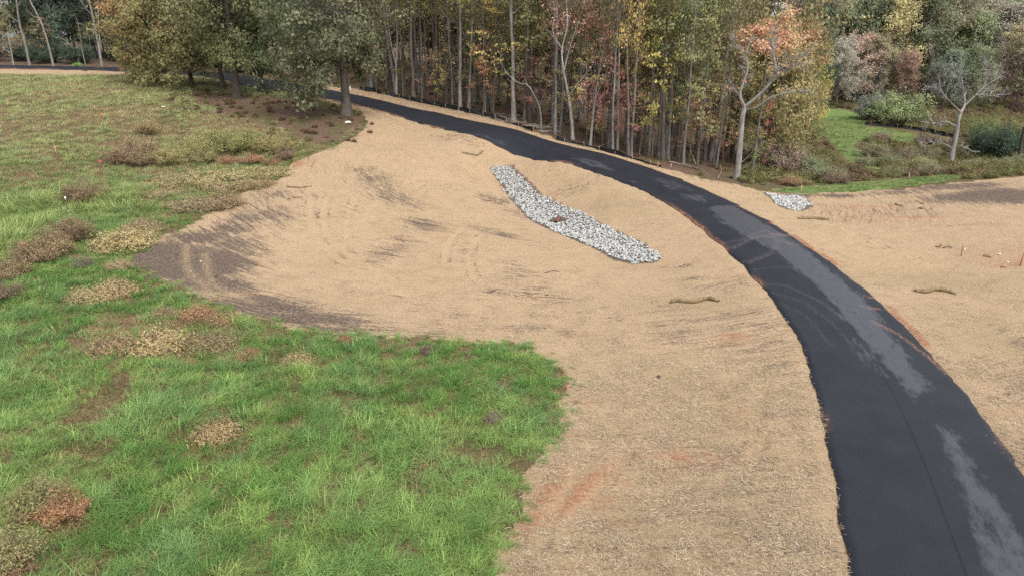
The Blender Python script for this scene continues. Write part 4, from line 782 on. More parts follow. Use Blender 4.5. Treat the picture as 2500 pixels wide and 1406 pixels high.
grow('evergreen_bush','big2',2425,385,300,'dark evergreen bush right of the dead tree trunk','bush',(.055,.085,.050),BROWNB,'big bushes in the valley',1.15,parts=('stems','foliage'))
grow('green_bush','big0',2395,345,285,'yellow-green bush behind the dark evergreen bush','bush',(.13,.155,.055),BROWNB,'big bushes in the valley',.8,parts=('stems','foliage'))
grow('edge_bush','big1',2490,350,290,'olive bush at the picture edge under the dark red tree','bush',(.17,.16,.06),BROWNB,'big bushes in the valley',.9,parts=('stems','foliage'))
rtree(2485,395,165,1,(.058,.030,.027),'dark red leaved tree leaning in at the right picture edge',1.25,'dark_red_tree', bark=DARKB, kind='high')
VB = 'low shrubs of the valley floor'
for px, py, top, k, lf, w_, lb in [(2010,440,395,0,(.15,.135,.08),1.5,'grey-brown shrub at the wood corner above the mown strip'),(1960,425,370,1,(.13,.135,.075),1.4,'sage brown shrub below the olive corner tree'),(2040,448,415,2,(.13,.075,.055),1.6,'dark maroon shrub just above the mown strip'),(1930,452,425,3,(.20,.11,.06),1.6,'rusty low shrub by the foot of the wood corner'),
 (1910,420,330,0,(.18,.115,.095),1.0,'pinkish twig shrub under the corner trees'),(2130,385,345,1,(.15,.12,.075),1.5,'tan brown shrub at the top of the brushy hollow'),(2170,405,370,2,(.14,.13,.07),1.6,'olive brown shrub in the middle of the brushy hollow'),(2200,400,362,3,(.115,.072,.055),1.6,'plum brown shrub in the brushy hollow'),(2240,395,350,0,(.16,.125,.08),1.4,'tan shrub left of the dead tree'),(2245,412,380,1,(.19,.165,.075),1.4,'straw olive shrub left of the dead tree foot'),(2110,405,375,2,(.15,.14,.085),1.3,'grey-olive shrub beside the mown ramp'),(2270,425,392,3,(.165,.13,.075),1.5,'tawny shrub in front of the dead tree'),
 (2180,430,400,0,(.13,.12,.065),1.5,'dull olive shrub above the mown strip middle'),(2380,412,385,1,(.17,.145,.08),1.6,'straw brown shrub right of the dead tree foot'),(2440,408,380,2,(.155,.14,.085),1.6,'grey straw shrub under the evergreen bush'),(2490,402,370,3,(.15,.135,.075),1.5,'olive straw shrub at the picture edge'),(2150,348,318,1,(.16,.11,.08),1.5,'brown shrub below the far silt fence'),(2260,352,318,2,(.13,.085,.07),1.5,'maroon brown shrub below the far silt fence')]:
    grow('valley_shrub', f'bush{k}', px, py, top, lb, 'shrub', tuple(np.array(lf) * (1.12, 1.28, 1.1)), BROWNB, VB, w_, parts=('stems', 'foliage'))

# ================================================================ GROUND COVER (nobody could count it)
def tuft(seed, nbl, H, spread, width, arch, segs=3, lean=(.25, .1)):
    rg = np.random.default_rng(seed); V, F, T = [], [], []; n0 = 0
    for k in range(nbl):
        az = rg.uniform(0, 6.28); L = H * rg.uniform(.55, 1.15); b = rg.normal(size=2) * spread * .35
        d0 = np.array([math.cos(az), math.sin(az)]); a = arch * rg.uniform(.5, 1.5); w = width * rg.uniform(.7, 1.3)
        sd_ = np.array([-d0[1], d0[0], 0]) * w * .5; tint = np.clip(rg.normal(.5, .2), 0, 1)
        tt = np.linspace(0, 1, segs + 1); rows = []
        for t_ in tt:
            hor = a * L * t_ ** 1.6; up_ = L * (t_ - .42 * min(1.2, a) * t_ ** 2.2)
            c_ = np.array([b[0] + d0[0] * hor + lean[0] * L * t_ ** 2, b[1] + d0[1] * hor + lean[1] * L * t_ ** 2, up_ - .03]); wv = 1 - .85 * t_
            rows += [c_ - sd_ * wv, c_ + sd_ * wv]
        V += rows; T += [tint * (1.0)] * len(rows)
        for q in range(segs): F.append((n0 + 2 * q, n0 + 2 * q + 1, n0 + 2 * q + 3, n0 + 2 * q + 2))
        n0 += len(rows)
    return np.array(V), np.array(F), np.array(T)
def strawbit(seed, nst):
    rg = np.random.default_rng(seed); V, F, T = [], [], []; n0 = 0
    for k in range(nst):
        az = rg.uniform(0, 6.28); L = rg.uniform(.06, .19); c_ = np.r_[rg.normal(size=2) * .24, rg.uniform(.004, .035)]; d0 = np.array([math.cos(az), math.sin(az), rg.normal() * .12]); s_ = np.array([-d0[1], d0[0], .35]) * rg.uniform(.003, .0055)
        bend = np.array([-d0[1], d0[0], 0]) * rg.normal() * .05
        V += [c_ - d0 * L / 2 - s_, c_ - d0 * L / 2 + s_, c_ + bend + s_ + [0, 0, .01], c_ + bend - s_ + [0, 0, .01], c_ + d0 * L / 2 + s_, c_ + d0 * L / 2 - s_]; T += [rg.uniform()] * 6
        F += [(n0, n0 + 1, n0 + 2, n0 + 3), (n0 + 3, n0 + 2, n0 + 4, n0 + 5)]; n0 += 6
    return np.array(V), np.array(F), np.array(T)
def protos_coll(name, meshes):
    c_ = bpy.data.collections.new(name)
    for k, me in enumerate(meshes): c_.objects.link(bpy.data.objects.new(f'{name}_{k:02d}', me))
    return c_
def scatter(name, P, rot, scl, col, idx, coll, label):
    me = mesh(name, P, [], (), {'rot': rot, 'scl': scl, 'col': np.c_[col, np.ones(len(P))], 'pick': idx.astype(float)})
    o = obj(name, me); tag(o, label, None, None, 'stuff')
    ng = bpy.data.node_groups.new(name, 'GeometryNodeTree'); ng.interface.new_socket('Geometry', in_out='INPUT', socket_type='NodeSocketGeometry'); ng.interface.new_socket('Geometry', in_out='OUTPUT', socket_type='NodeSocketGeometry')
    N = ng.nodes; gi, go = N.new('NodeGroupInput'), N.new('NodeGroupOutput'); ip = N.new('GeometryNodeInstanceOnPoints'); ci = N.new('GeometryNodeCollectionInfo')
    ci.inputs['Collection'].default_value = coll; ci.inputs['Separate Children'].default_value = True; ci.inputs['Reset Children'].default_value = True
    def na(nm, ty):
        a = N.new('GeometryNodeInputNamedAttribute'); a.data_type = ty; a.inputs[0].default_value = nm; return a.outputs[0]
    ip.inputs['Pick Instance'].default_value = True
    L = ng.links; L.new(gi.outputs[0], ip.inputs['Points']); L.new(ci.outputs[0], ip.inputs['Instance']); L.new(na('pick', 'FLOAT'), ip.inputs['Instance Index']); L.new(na('rot', 'FLOAT_VECTOR'), ip.inputs['Rotation']); L.new(na('scl', 'FLOAT'), ip.inputs['Scale']); L.new(ip.outputs[0], go.inputs[0])
    md_ = o.modifiers.new('scatter', 'NODES'); md_.node_group = ng; return o
def inview(x, y, z, mx=60, my=60):
    dx, dy, dz = x, y, z - CAM_H; f = dy * cp_ - dz * sp_; v = -dy * sp_ - dz * cp_
    px, py = 1250 + FPX * dx / np.maximum(f, .1), 703 + FPX * v / np.maximum(f, .1)
    return (f > 1) & (px > -mx - 150) & (px < 2500 + mx + 150) & (py < 1406 + my + 150)
def spread(nn, x0, x1, y0, y1, seed):
    rg = np.random.default_rng(seed); xx, yy_ = rg.uniform(x0, x1, nn), rg.uniform(y0, y1, nn); k = inview(xx, yy_, zt(xx, yy_)); return xx[k], yy_[k]
G1, G2, G3 = np.array((.095, .170, .055)), np.array((.195, .262, .092)), np.array((.120, .195, .080)); GB, GS, GD = np.array((.165, .120, .068)), np.array((.31, .255, .145)), np.array((.035, .080, .020))
BARE = [(255,985,1.0,2.4,10,1),(1150,1112,.95,.75,0,1.1),(1022,1158,.35,.5,0,1.1),(1120,1208,.45,.3,0,1.1),(1255,1150,.4,.2,0,.9),(840,975,1.0,.55,0,.8),(520,1050,.8,.5,0,.7),(540,1120,.6,.4,0,.7),(1205,1020,.4,.4,0,.5),(240,1110,.8,.4,0,.6),(430,880,1.6,.6,0,.6),(720,880,1.0,.5,0,.6),(480,960,.8,.4,0,.5),(980,870,.8,.3,0,.5),(700,990,.7,.3,0,.5)]
OLDWEED = [(420,700,3,1.6,0,.8),(380,800,2.6,1.6,0,.7),(560,800,3,1.2,0,.5),(330,480,4,3,0,.8),(480,450,6,3,0,.9),(560,500,4,3,0,.8),(150,240,14,8,0,.8),(60,300,8,9,0,.75),(50,430,6,6,0,.7),(120,210,20,5,0,.9),(300,300,8,6,0,.5),(640,440,4,2,0,.8),(400,420,5,4,0,.6),(200,640,2,2,0,.3),(160,440,3,3,0,.6),(480,520,3,2,0,.8),(420,560,2,2,0,.6),(330,400,4,3,0,.8),(600,300,9,6,0,.8),(700,320,8,5,0,.9),(30,840,2,1,0,.2),(250,720,1.6,1.3,0,.85),(385,840,1.7,1.2,0,.85),(272,845,1.3,1,0,.7),(520,840,1.6,1,0,.75),(500,775,1.8,1,0,.75),(300,590,2,2,0,.7),(530,1055,1.1,.9,0,.8),(725,885,1.2,.8,0,.7),(610,865,1,.7,0,.6),(110,1260,1.3,1.2,0,.8),(20,1390,1.2,1.2,0,.7),(110,620,3,2.5,0,.6),(330,390,5,4,0,.6),(550,380,9,4,0,.6)]
REEDS = [(30,590,2.6,3,0,1),(60,560,2.2,2.5,0,1),(120,500,4,3,0,.8),(240,500,3,3,0,.9),(300,480,2,3,0,.6),(20,500,4,3,0,.5),(1040,1080,.8,.5,0,.45)]
gxs, gys = [], []
for nn, bx in ((7000, (-22, 4, 11, 27)), (5000, (-34, 6, 27, 40)), (7500, (-55, -10, 40, 62)), (10000, (-85, -14, 62, 100)), (3500, (-105, -45, 95, 122))):
    a_, b_ = spread(nn, *bx, 900 + nn); gxs.append(a_); gys.append(b_)
gx_, gy_ = np.concatenate(gxs), np.concatenate(gys)
ss = sdf(STRAW, gx_, gy_); so = sdf(OAKLIT, gx_, gy_); sw = sdf(WOOD, gx_, gy_); sr = sdf(ROADPOLY, gx_, gy_)
j_ = (fbm(gx_ * .7, gy_ * .7, 41, 4) - .5); rg = np.random.default_rng(71)
k_ = (ss + j_ * 1.1 < .12 + .5 * rg.uniform(size=len(gx_)) ** 5) & (so < 1 + j_ * 3) & (sw < -1) & (sr < -.5)
gx_, gy_, ss, so = gx_[k_], gy_[k_], ss[k_], so[k_]
bare = blobs(BARE, gx_, gy_); old = blobs(OLDWEED, gx_, gy_); reed = blobs(REEDS, gx_, gy_)
n_a, n_b, n_c = fbm(gx_ * .45, gy_ * .45, 101, 4), fbm(gx_ * .16, gy_ * .16, 131, 4), fbm(gx_ * 1.1, gy_ * 1.1, 151, 3)
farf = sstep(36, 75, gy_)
dryv = np.clip(sstep(.47, .60, n_b) * (.32 + .68 * farf) + old * .95 + .3 * farf * sstep(.5, .7, n_a) - .1, 0, 1)
dryv = np.maximum(dryv, bare)
keep = rg.uniform(size=len(gx_)) > np.clip(bare * .62 + dryv * .12, 0, .8)
gx_, gy_, ss, bare, old, reed, n_a, n_b, n_c, farf, dryv = [v[keep] for v in (gx_, gy_, ss, bare, old, reed, n_a, n_b, n_c, farf, dryv)]
m_ = len(gx_)
tB = sstep(.42, .62, n_a)[:, None]; tY = sstep(.52, .68, n_c)[:, None]
col = lerp(lerp(G1, G3, tB), G2, tY * .75 + .12); col = lerp(col, G2 * np.array([1.0, 1.02, 1.1]), (sstep(.45, .75, fbm(gx_ * .2 + 9, gy_ * .2, 171, 3)) * .55)[:, None])
isd = rg.uniform(size=m_) < dryv * .85
dcol = lerp(GB, GS, rg.uniform(size=m_)[:, None] ** 1.2); col = np.where(isd[:, None], dcol, col)
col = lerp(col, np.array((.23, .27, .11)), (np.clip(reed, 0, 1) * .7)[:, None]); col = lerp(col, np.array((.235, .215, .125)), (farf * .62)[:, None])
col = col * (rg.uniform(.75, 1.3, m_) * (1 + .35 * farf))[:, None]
scl = rg.uniform(.5, 1.6, m_) * (1 + .25 * farf) * (1 - .45 * bare) * np.where(isd, .8, 1) * (1 + reed * 1.4) * (.55 + .45 * sstep(0, 1.2, -ss)) * (.72 + .55 * n_a)
rot = np.stack([rg.normal(size=m_) * .08, rg.normal(size=m_) * .08, rg.uniform(-1.6, 1.6, m_) + 2.6 * (vnoise(gx_ * .12, gy_ * .12, 7) - .5)], 1)
pick = np.where(isd & (reed < .3), rg.integers(5, 7, m_), rg.integers(0, 5, m_))
tm_ = []
for k in range(5): v, f, t_ = tuft(810 + k, 54, .36, .34, .014, .75 + .1 * k); tm_.append(mesh('grass_tuft', v, [f], [GRASSM], {'tint': t_}))
for k in range(2): v, f, t_ = tuft(830 + k, 60, .30, .7, .014, 1.0, 2); tm_.append(mesh('dry_tuft', v, [f], [GRASSM], {'tint': t_}))
GC = protos_coll('grass_kinds', tm_)
scatter('pasture_grass', np.stack([gx_, gy_, zg(gx_, gy_)], 1), rot, scl, col, pick, GC, 'rank green pasture grass with dry brown patches')
# bright mown grass on the strip and the far ramp
px_, py_ = spread(30000, 18, 75, 62, 140, 51); s1 = np.maximum(sdf(MOWN[0], px_, py_), sdf(MOWN[1], px_, py_)) + (fbm(px_ * .8, py_ * .8, 41, 3) - .5) * 1.6
k_ = s1 > 0; px_, py_ = px_[k_], py_[k_]; m_ = len(px_)
col = lerp(np.array((.098, .140, .052)), np.array((.205, .215, .105)), sstep(.35, .7, fbm(px_ * .35, py_ * .35, 5, 3))[:, None]) * rg.uniform(.8, 1.2, m_)[:, None]
scatter('mown_grass', np.stack([px_, py_, zg(px_, py_)], 1), np.stack([0 * px_, 0 * px_, rg.uniform(0, 6.28, m_)], 1), rg.uniform(.4, .75, m_), col, rg.integers(0, 5, m_), GC, 'bright green sown grass on the strip and ramp in the valley')
# loose straw strands over the mulch
sm_ = []
for k in range(5): v, f, t_ = strawbit(860 + k, 34); sm_.append(mesh('straw_bits', v, [f], [STRAWM], {'tint': t_}))
SCo = protos_coll('straw_kinds', sm_)
sxs, sys_ = [], []
for nn, bx in ((4200, (-4, 26, 11, 28)), (4200, (-22, 36, 28, 46))):
    a_, b_ = spread(nn, *bx, 950 + nn); sxs.append(a_); sys_.append(b_)
px_, py_ = np.concatenate(sxs), np.concatenate(sys_); s1 = sdf(STRAW, px_, py_); s2 = sdf(ROADPOLY, px_, py_)
k_ = (rg.uniform(size=len(px_)) < 1 - sstep(16, 44, py_)) & (s1 > .05) & (s2 < -.10 + .12 * (rg.uniform(size=len(px_)) - .5)); k_ &= rg.uniform(size=len(px_)) > np.clip(np.maximum(blobs(CLAY, px_, py_), blobs(DIRT, px_, py_) * .8), 0, .93)
px_, py_ = px_[k_], py_[k_]; m_ = len(px_)
col = lerp(np.array((.24, .165, .092)), np.array((.44, .345, .22)), rg.uniform(size=m_)[:, None]) * lerp(.8, 1.1, fbm(px_ * .3, py_ * .3, 3, 3))[:, None]
scatter('loose_straw', np.stack([px_, py_, zg(px_, py_) + .004], 1), np.stack([rg.normal(size=m_) * .06, rg.normal(size=m_) * .06, rg.uniform(0, 6.28, m_)], 1), rg.uniform(.8, 1.3, m_), col, rg.integers(0, 5, m_), SCo, 'loose straw strands of the mulch')
# brush and dead stalks: valley floor, foot of the far slope, under the oaks and along the wood
bm_ = []
for k in range(5):
    mb_, pr = bush(880 + k, .9, 1.1, 16, 7, .13, .12, .35, .3); bm_.append(leafmesh('brush', [(pr[0][0], pr[0][1], pr[0][2])], GRASSM))
BC = protos_coll('brush_kinds', bm_)
px_, py_ = [], []
for nn, bx, sd0 in ((3800, (22, 110, 66, 170), 61), (2400, (50, 130, 120, 190), 62)): a_, b_ = spread(nn, *bx, sd0); px_.append(a_); py_.append(b_)
px_, py_ = np.concatenate(px_), np.concatenate(py_)
s1 = np.maximum(sdf(MOWN[0], px_, py_), sdf(MOWN[1], px_, py_)); s2 = sdf(STRAW, px_, py_); s3 = sdf(WOOD, px_, py_); sf = linedist(WP([(2000,290),(2110,308),(2200,318),(2340,342)]), px_, py_)
k_ = (s1 < -.8) & (s2 < -.5) & (s3 < 4) & (sf > 2.2); px_, py_ = px_[k_], py_[k_]; m_ = len(px_)
nz_ = fbm(px_ * .12, py_ * .12, 211, 3)
col = np.where((rg.uniform(size=m_) < sstep(.4, .6, nz_))[:, None], lerp(np.array((.195, .16, .095)), np.array((.13, .098, .070)), rg.uniform(size=m_)[:, None]), lerp(np.array((.13, .135, .062)), np.array((.19, .165, .085)), rg.uniform(size=m_)[:, None])) * rg.uniform(.75, 1.2, m_)[:, None]
scatter('valley_brush', np.stack([px_, py_, zg(px_, py_) - .03], 1), np.stack([0 * px_, 0 * px_, rg.uniform(0, 6.28, m_)], 1), rg.uniform(.5, 1.3, m_), col, rg.integers(0, 5, m_), BC, 'brown and olive brush covering the valley floor')
px_, py_ = spread(6500, -75, 40, 60, 140, 63); s3, s4 = sdf(WOOD, px_, py_), sdf(OAKLIT, px_, py_)
k_ = ((s3 > .6) & (s3 < 26) & (rg.uniform(size=len(px_)) < .22)) | ((s4 > -1) & (rg.uniform(size=len(px_)) < .55)); px_, py_ = px_[k_], py_[k_]; m_ = len(px_)
col = lerp(np.array((.13, .085, .058)), np.array((.12, .11, .05)), (rg.uniform(size=m_) < .4)[:, None] * 1.0) * rg.uniform(.7, 1.3, m_)[:, None]
scatter('woodland_undergrowth', np.stack([px_, py_, zg(px_, py_) - .03], 1), np.stack([0 * px_, 0 * px_, rg.uniform(0, 6.28, m_)], 1), rg.uniform(.2, .62, m_), col, rg.integers(0, 5, m_), BC, 'low brown undergrowth and leaf drifts under the trees')

# ================================================================ SHRUBS AND WEEDS OF THE PASTURE
PS, DW = 'brown shrubs in the pasture', 'dry weed clumps in the grass'
for px, py, top, k, lf, w_, lb in [(110,628,560,0,(.20,.135,.072),1.25,'brown feathery shrub in the middle of the shrub row by the reeds'),(175,590,525,1,(.165,.105,.065),1.2,'dark brown shrub at the upper end of the shrub row by the reeds'),(25,675,625,2,(.19,.13,.07),1.4,'brown shrub at the lower end of the shrub row, cut by the picture edge'),(150,612,568,3,(.215,.15,.07),1.2,'golden brown shrub between two darker ones in the shrub row'),(70,640,590,1,(.185,.125,.075),1.2,'rounded brown shrub low in the shrub row by the reeds'),(10,730,680,0,(.14,.10,.065),1.3,'dull brown shrub at the picture edge below the shrub row'),
 (205,490,435,2,(.155,.095,.06),1.4,'reddish brown shrub above the thin fence posts'),(245,490,455,3,(.21,.175,.06),1.1,'mustard green shrub beside the reddish brown one'),
 (330,392,325,0,(.20,.135,.075),1.25,'tall brown shrub at the left of the shrub belt below the oaks'),(360,330,292,1,(.215,.15,.075),1.3,'tan shrub above the left of the shrub belt'),(300,400,350,2,(.18,.115,.07),1.2,'dark tan shrub on the left flank of the shrub belt'),(345,405,362,3,(.185,.13,.075),1.3,'low brown shrub in front of the tall brown one'),
 (420,400,355,1,(.225,.185,.075),1.5,'broad straw olive shrub left of the middle of the shrub belt'),(470,385,330,2,(.20,.18,.065),1.4,'olive shrub in the middle of the shrub belt'),(520,360,303,3,(.205,.185,.065),1.4,'tall yellow olive shrub in the middle of the shrub belt'),(560,375,318,0,(.175,.165,.06),1.4,'dense olive shrub right of the middle of the shrub belt'),(610,360,310,1,(.185,.175,.065),1.4,'moss olive shrub in the right of the shrub belt'),(650,372,322,2,(.215,.185,.07),1.3,'pale olive shrub toward the right end of the shrub belt'),(695,375,325,3,(.21,.175,.07),1.2,'straw olive shrub at the right end of the shrub belt by the mulch'),(700,390,355,0,(.16,.105,.07),1.2,'brown shrub at the mulch corner below the shrub belt'),(500,398,360,0,(.19,.165,.07),1.4,'low olive shrub in front of the shrub belt middle'),
 (560,402,378,1,(.23,.115,.06),2.0,'low rust brown patch shrub under the shrub belt'),(620,398,374,2,(.24,.12,.062),2.2,'wide rust red patch shrub under the shrub belt'),(670,404,384,3,(.20,.10,.055),2.0,'rust brown patch shrub near the mulch corner'),
 (100,1250,1165,1,(.17,.15,.06),1.1,'feathery olive shrub in the near grass at the lower left'),(150,1265,1195,2,(.26,.125,.055),1.1,'coppery dead shrub beside the feathery olive one at the lower left'),(10,1385,1290,3,(.18,.155,.065),1.2,'feathery tan shrub in the lower left picture corner'),(35,1400,1340,0,(.17,.085,.05),1.1,'dark rust shrub in the lower left picture corner'),(205,655,620,2,(.14,.125,.085),1.1,'small grey green shrub in the grass left of the mulch tip')]:
    grow('pasture_shrub', f'bush{k}', px, py, top, lb, 'shrub', tuple(np.array(lf) * (1.02, 1.06, .92)), BROWNB, PS, w_, parts=('stems', 'foliage'))
for px, py, top, k, lf, w_, lb in [(225,730,690,0,(.33,.24,.115),1.1,'pale straw weed clump, lower of two left of the mulch tip'),(280,715,672,1,(.34,.24,.12),1.0,'rounded straw weed clump, upper of two left of the mulch tip'),(385,848,800,2,(.36,.26,.12),1.3,'large golden weed clump below the mulch tip'),(272,850,805,0,(.27,.18,.095),1.0,'tan weed clump left of the large golden one'),(520,845,808,1,(.235,.18,.09),1.3,'flat brown weed clump right of the large golden one'),(480,775,740,2,(.30,.16,.08),1.2,'reddish tan weed clump on the mulch edge'),(535,785,755,0,(.28,.165,.085),1.2,'rust tan weed clump on the mulch edge, right of the reddish one'),(400,775,745,1,(.26,.18,.10),1.1,'thin tan weed clump above the large golden one'),
 (300,600,558,2,(.35,.26,.115),1.6,'broad golden weed bed beside the grass strip left of the mulch'),(335,580,550,0,(.36,.27,.13),1.3,'straw weed clump above the broad golden bed'),(345,562,530,1,(.26,.19,.10),1.4,'tan weed clump between the golden bed and the posts'),(290,655,630,2,(.32,.23,.13),1.2,'pale weed clump close to the mulch tip'),(530,1065,1020,0,(.32,.22,.10),1.1,'golden brown weed clump alone in the near green grass'),(610,870,845,1,(.27,.17,.08),1.1,'small rusty weed clump in the green grass below the mulch'),(725,890,860,2,(.31,.23,.10),1.2,'straw weed clump in the green grass below the mulch'),(845,835,815,0,(.28,.10,.06),.9,'small red weed clump near the mulch edge'),
 (420,450,425,1,(.27,.21,.10),2.4,'pale flat weed bed left of the long straw weed beds'),(500,440,415,2,(.31,.25,.115),2.6,'long straw weed bed under the rust patch'),(590,430,405,0,(.32,.26,.12),2.6,'straw weed bed in the middle under the rust patch'),(660,425,402,1,(.31,.24,.11),2.2,'straw weed bed reaching the mulch edge'),(560,458,435,2,(.29,.22,.11),2.4,'lower straw weed bed beside the green wedge'),(620,452,430,0,(.27,.19,.095),2.2,'lower tan weed bed near the mulch'),(470,505,478,1,(.25,.19,.105),2.2,'dull tan weed bed above the green wedge'),(540,500,470,2,(.24,.165,.09),1.8,'brown weed bed beside the bright green tuft'),(400,480,458,0,(.29,.22,.115),2.0,'pale weed bed right of the mustard green shrub'),(1205,1035,1000,1,(.20,.155,.11),.7,'grey dead weed tuft in the green grass near the mulch'),(1045,860,838,2,(.17,.12,.095),.8,'dark dead weed tuft in the green grass near the straw')]:
    grow('weed_clump', f'weed{k}', px, py, top, lb, 'weeds', tuple(np.array(lf) * (.80, .83, .74)), BROWNB, DW, w_, parts=('stems', 'foliage'))

# ================================================================ RIPRAP, PIPE, SILT FENCE AND OTHER THINGS OF THE ROADWORK
def stone_mesh(seed):
    import bmesh
    rg = np.random.default_rng(seed); P = rg.normal(size=(15, 3)); P /= np.linalg.norm(P, axis=1)[:, None]; P *= np.array([.56, .40, .27]) * rg.uniform(.8, 1.1, (15, 1))
    bm = bmesh.new(); [bm.verts.new(p) for p in P]; r_ = bmesh.ops.convex_hull(bm, input=bm.verts)
    bmesh.ops.delete(bm, geom=list({e for e in r_['geom_interior'] + r_['geom_unused'] if isinstance(e, bmesh.types.BMVert)}), context='VERTS')
    bmesh.ops.triangulate(bm, faces=bm.faces); bm.verts.index_update()
    V = np.array([v.co[:] for v in bm.verts]); F = np.array([[v.index for v in f.verts] for f in bm.faces]); bm.free(); return V, F
M = NT('riprap_stone'); tint = M.attr('tint'); oi = M.node('ShaderNodeObjectInfo', 1); g = M.obco(); nz = M.noise(9, 5, .6, g)
cc = M.mix(1.0, oi, M.ramp(tint, [(0, (.26, .26, .255)), (.3, (.46, .46, .45)), (.65, (.78, .78, .77)), (1, (.95, .94, .90))]), 'MULTIPLY')
v_ = M.rng(nz, .3, .7, .78, 1.12); cc = M.mix(1.0, cc, M.node('ShaderNodeCombineColor', 0, Red=v_, Green=v_, Blue=v_), 'MULTIPLY')
STONE = M.done(M.princ(cc, .85, M.bump(nz, .4, .03), .25))
SV = [stone_mesh(40 + k) for k in range(8)]
SM = [mesh('stone', V, [F], [STONE], {'tint': np.full(len(V), t_)}) for (V, F), t_ in zip(SV, (.85, .7, .95, .6, .3, .8, .5, .9))]
def riprap(outline, label, size, spacing, seed, group, nparts, pipe=None):
    poly = WP(outline); rg = np.random.default_rng(seed); lo_, hi_ = poly[:, :2].min(0), poly[:, :2].max(0); c0 = poly.mean(0); c0[2] = zg(c0[0], c0[1])
    q = []; xx, yy_ = np.meshgrid(np.arange(lo_[0], hi_[0], spacing), np.arange(lo_[1], hi_[1], spacing)); xx = xx.ravel() + rg.normal(size=xx.size) * spacing * .33; yy_ = yy_.ravel() + rg.normal(size=yy_.size) * spacing * .33
    k = sdf(poly, xx, yy_) + (vnoise(xx * 1.5, yy_ * 1.5, 3) - .5) * .7 > 0
    if pipe is not None: k &= (xx - pipe[0]) ** 2 + (yy_ - pipe[1]) ** 2 > .75 ** 2
    xx, yy_ = xx[k], yy_[k]
    o = empty('riprap_bed', c0, label, 'riprap', group); order = np.argsort(np.hypot(xx, yy_)); rest = MB()
    for n_, i in enumerate(order):
        s = size * rg.uniform(.6, 1.3) * (1.15 if rg.uniform() < .15 else 1); p = np.array([xx[i], yy_[i], float(zg(xx[i], yy_[i])) + s * rg.uniform(.08, .3)]) - c0
        e = rg.uniform(0, 6.28, 3) * np.array([.15, .15, 1]); kk = int(rg.choice(8, p=[.16, .14, .17, .12, .09, .14, .07, .11]))
        if n_ < nparts: obj('stone', SM[kk], o, p, e, s, (.45, .45, .44))
        else:
            Rm = np.array(Matrix.Rotation(e[2], 3, 'Z') @ Matrix.Rotation(e[0], 3, 'X')); rest.add(SV[kk][0] @ Rm.T * s + p, T=SV[kk][1], a=float(np.clip((.85, .7, .95, .6, .3, .8, .5, .9)[kk] + rg.normal() * .08, 0, 1)))
    if rest.n: tag(obj('packed_stones', rest.mesh('packed_stones', [STONE], False), o, color=(.45, .45, .44)), None, None, None, 'stuff')
    return o
PIPE = W1(1362, 540)
riprap([(1196,408),(1225,405),(1252,407),(1272,432),(1300,452),(1325,482),(1370,502),(1420,520),(1465,545),(1520,570),(1565,592),(1600,612),(1615,628),(1595,642),(1545,643),(1500,635),(1450,605),(1400,582),(1340,560),(1300,540),(1265,505),(1230,460)], 'long curved bed of pale broken stone running through the straw swale', .23, .165, 5, 'riprap beds', 300, PIPE)
riprap([(1868,472),(1905,478),(1940,478),(1965,485),(1982,503),(1960,513),(1935,515),(1905,505),(1885,488)], 'small patch of white broken stone on the far side of the road', .25, .18, 6, 'riprap beds', 300)
RUST = plain('rusty_metal', (.11, .048, .038), .75, .4, 14)
DARK = plain('pipe_inside', (.05, .035, .03), .9, .3, 8)
pz = float(zg(PIPE[0], PIPE[1]))
po = empty('drain_pipe', (PIPE[0], PIPE[1], pz + .12), 'short rusty drain pipe end poking from the pale stone bed', 'pipe', rot=(R(-62), 0, R(-25)), scale=.75)
mb = MB(); an = np.linspace(0, 2 * np.pi, 24, endpoint=False); prof = []
for k in range(13): prof.append((.26 + .012 * (k % 2), -.55 + k * .075))
prof += [(.275, .36), (.275, .40), (.225, .40), (.225, .30)]; V = np.array([(r_ * math.cos(a), r_ * math.sin(a), h) for r_, h in prof for a in an]); kq = 24
mb.add(V, [(i * kq + j, i * kq + (j + 1) % kq, (i + 1) * kq + (j + 1) % kq, (i + 1) * kq + j) for i in range(len(prof) - 1) for j in range(kq)]); obj('pipe_wall', mb.mesh('pipe_wall', [RUST]), po)
mb = MB(); V = np.array([(r_ * math.cos(a), r_ * math.sin(a), h) for r_, h in ((.224, .34), (.222, -.4), (.01, -.42)) for a in an]); mb.add(V, [(i * kq + j, i * kq + (j + 1) % kq, (i + 1) * kq + (j + 1) % kq, (i + 1) * kq + j) for i in range(2) for j in range(kq)]); obj('pipe_bore', mb.mesh('pipe_bore', [DARK]), po)

FAB = plain('black_fabric', (.016, .016, .018), .7, .4, 6, spec=.3)
WOODM = plain('raw_wood', (.42, .29, .17), .8, .3, 20); WEATH = plain('weathered_wood', (.30, .235, .17), .85, .4, 16); LOGM = plain('log_bark', (.21, .175, .145), .9, .5, 9); TWIG = plain('twig', (.13, .095, .065), .9, .4, 12)
def stake(parent, p, h, w=.035, tilt=(0, 0), mat=None, name='stake'):
    mb = MB(); Rm = np.array(Matrix.Rotation(tilt[0], 3, 'X') @ Matrix.Rotation(tilt[1], 3, 'Y')); mb.box(Rm @ np.array((0, 0, h / 2 - .1)), (w, w, h + .2), Rm)
    top = np.array([(-w / 2, -w / 2, h), (w / 2, -w / 2, h), (w / 2, w / 2, h), (-w / 2, w / 2, h), (0, 0, h + w * .7)]) @ Rm.T; mb.add(top, T=[(0, 1, 4), (1, 2, 4), (2, 3, 4), (3, 0, 4)])
    return obj(name, mb.mesh(name, [mat or WOODM], False), parent, p)
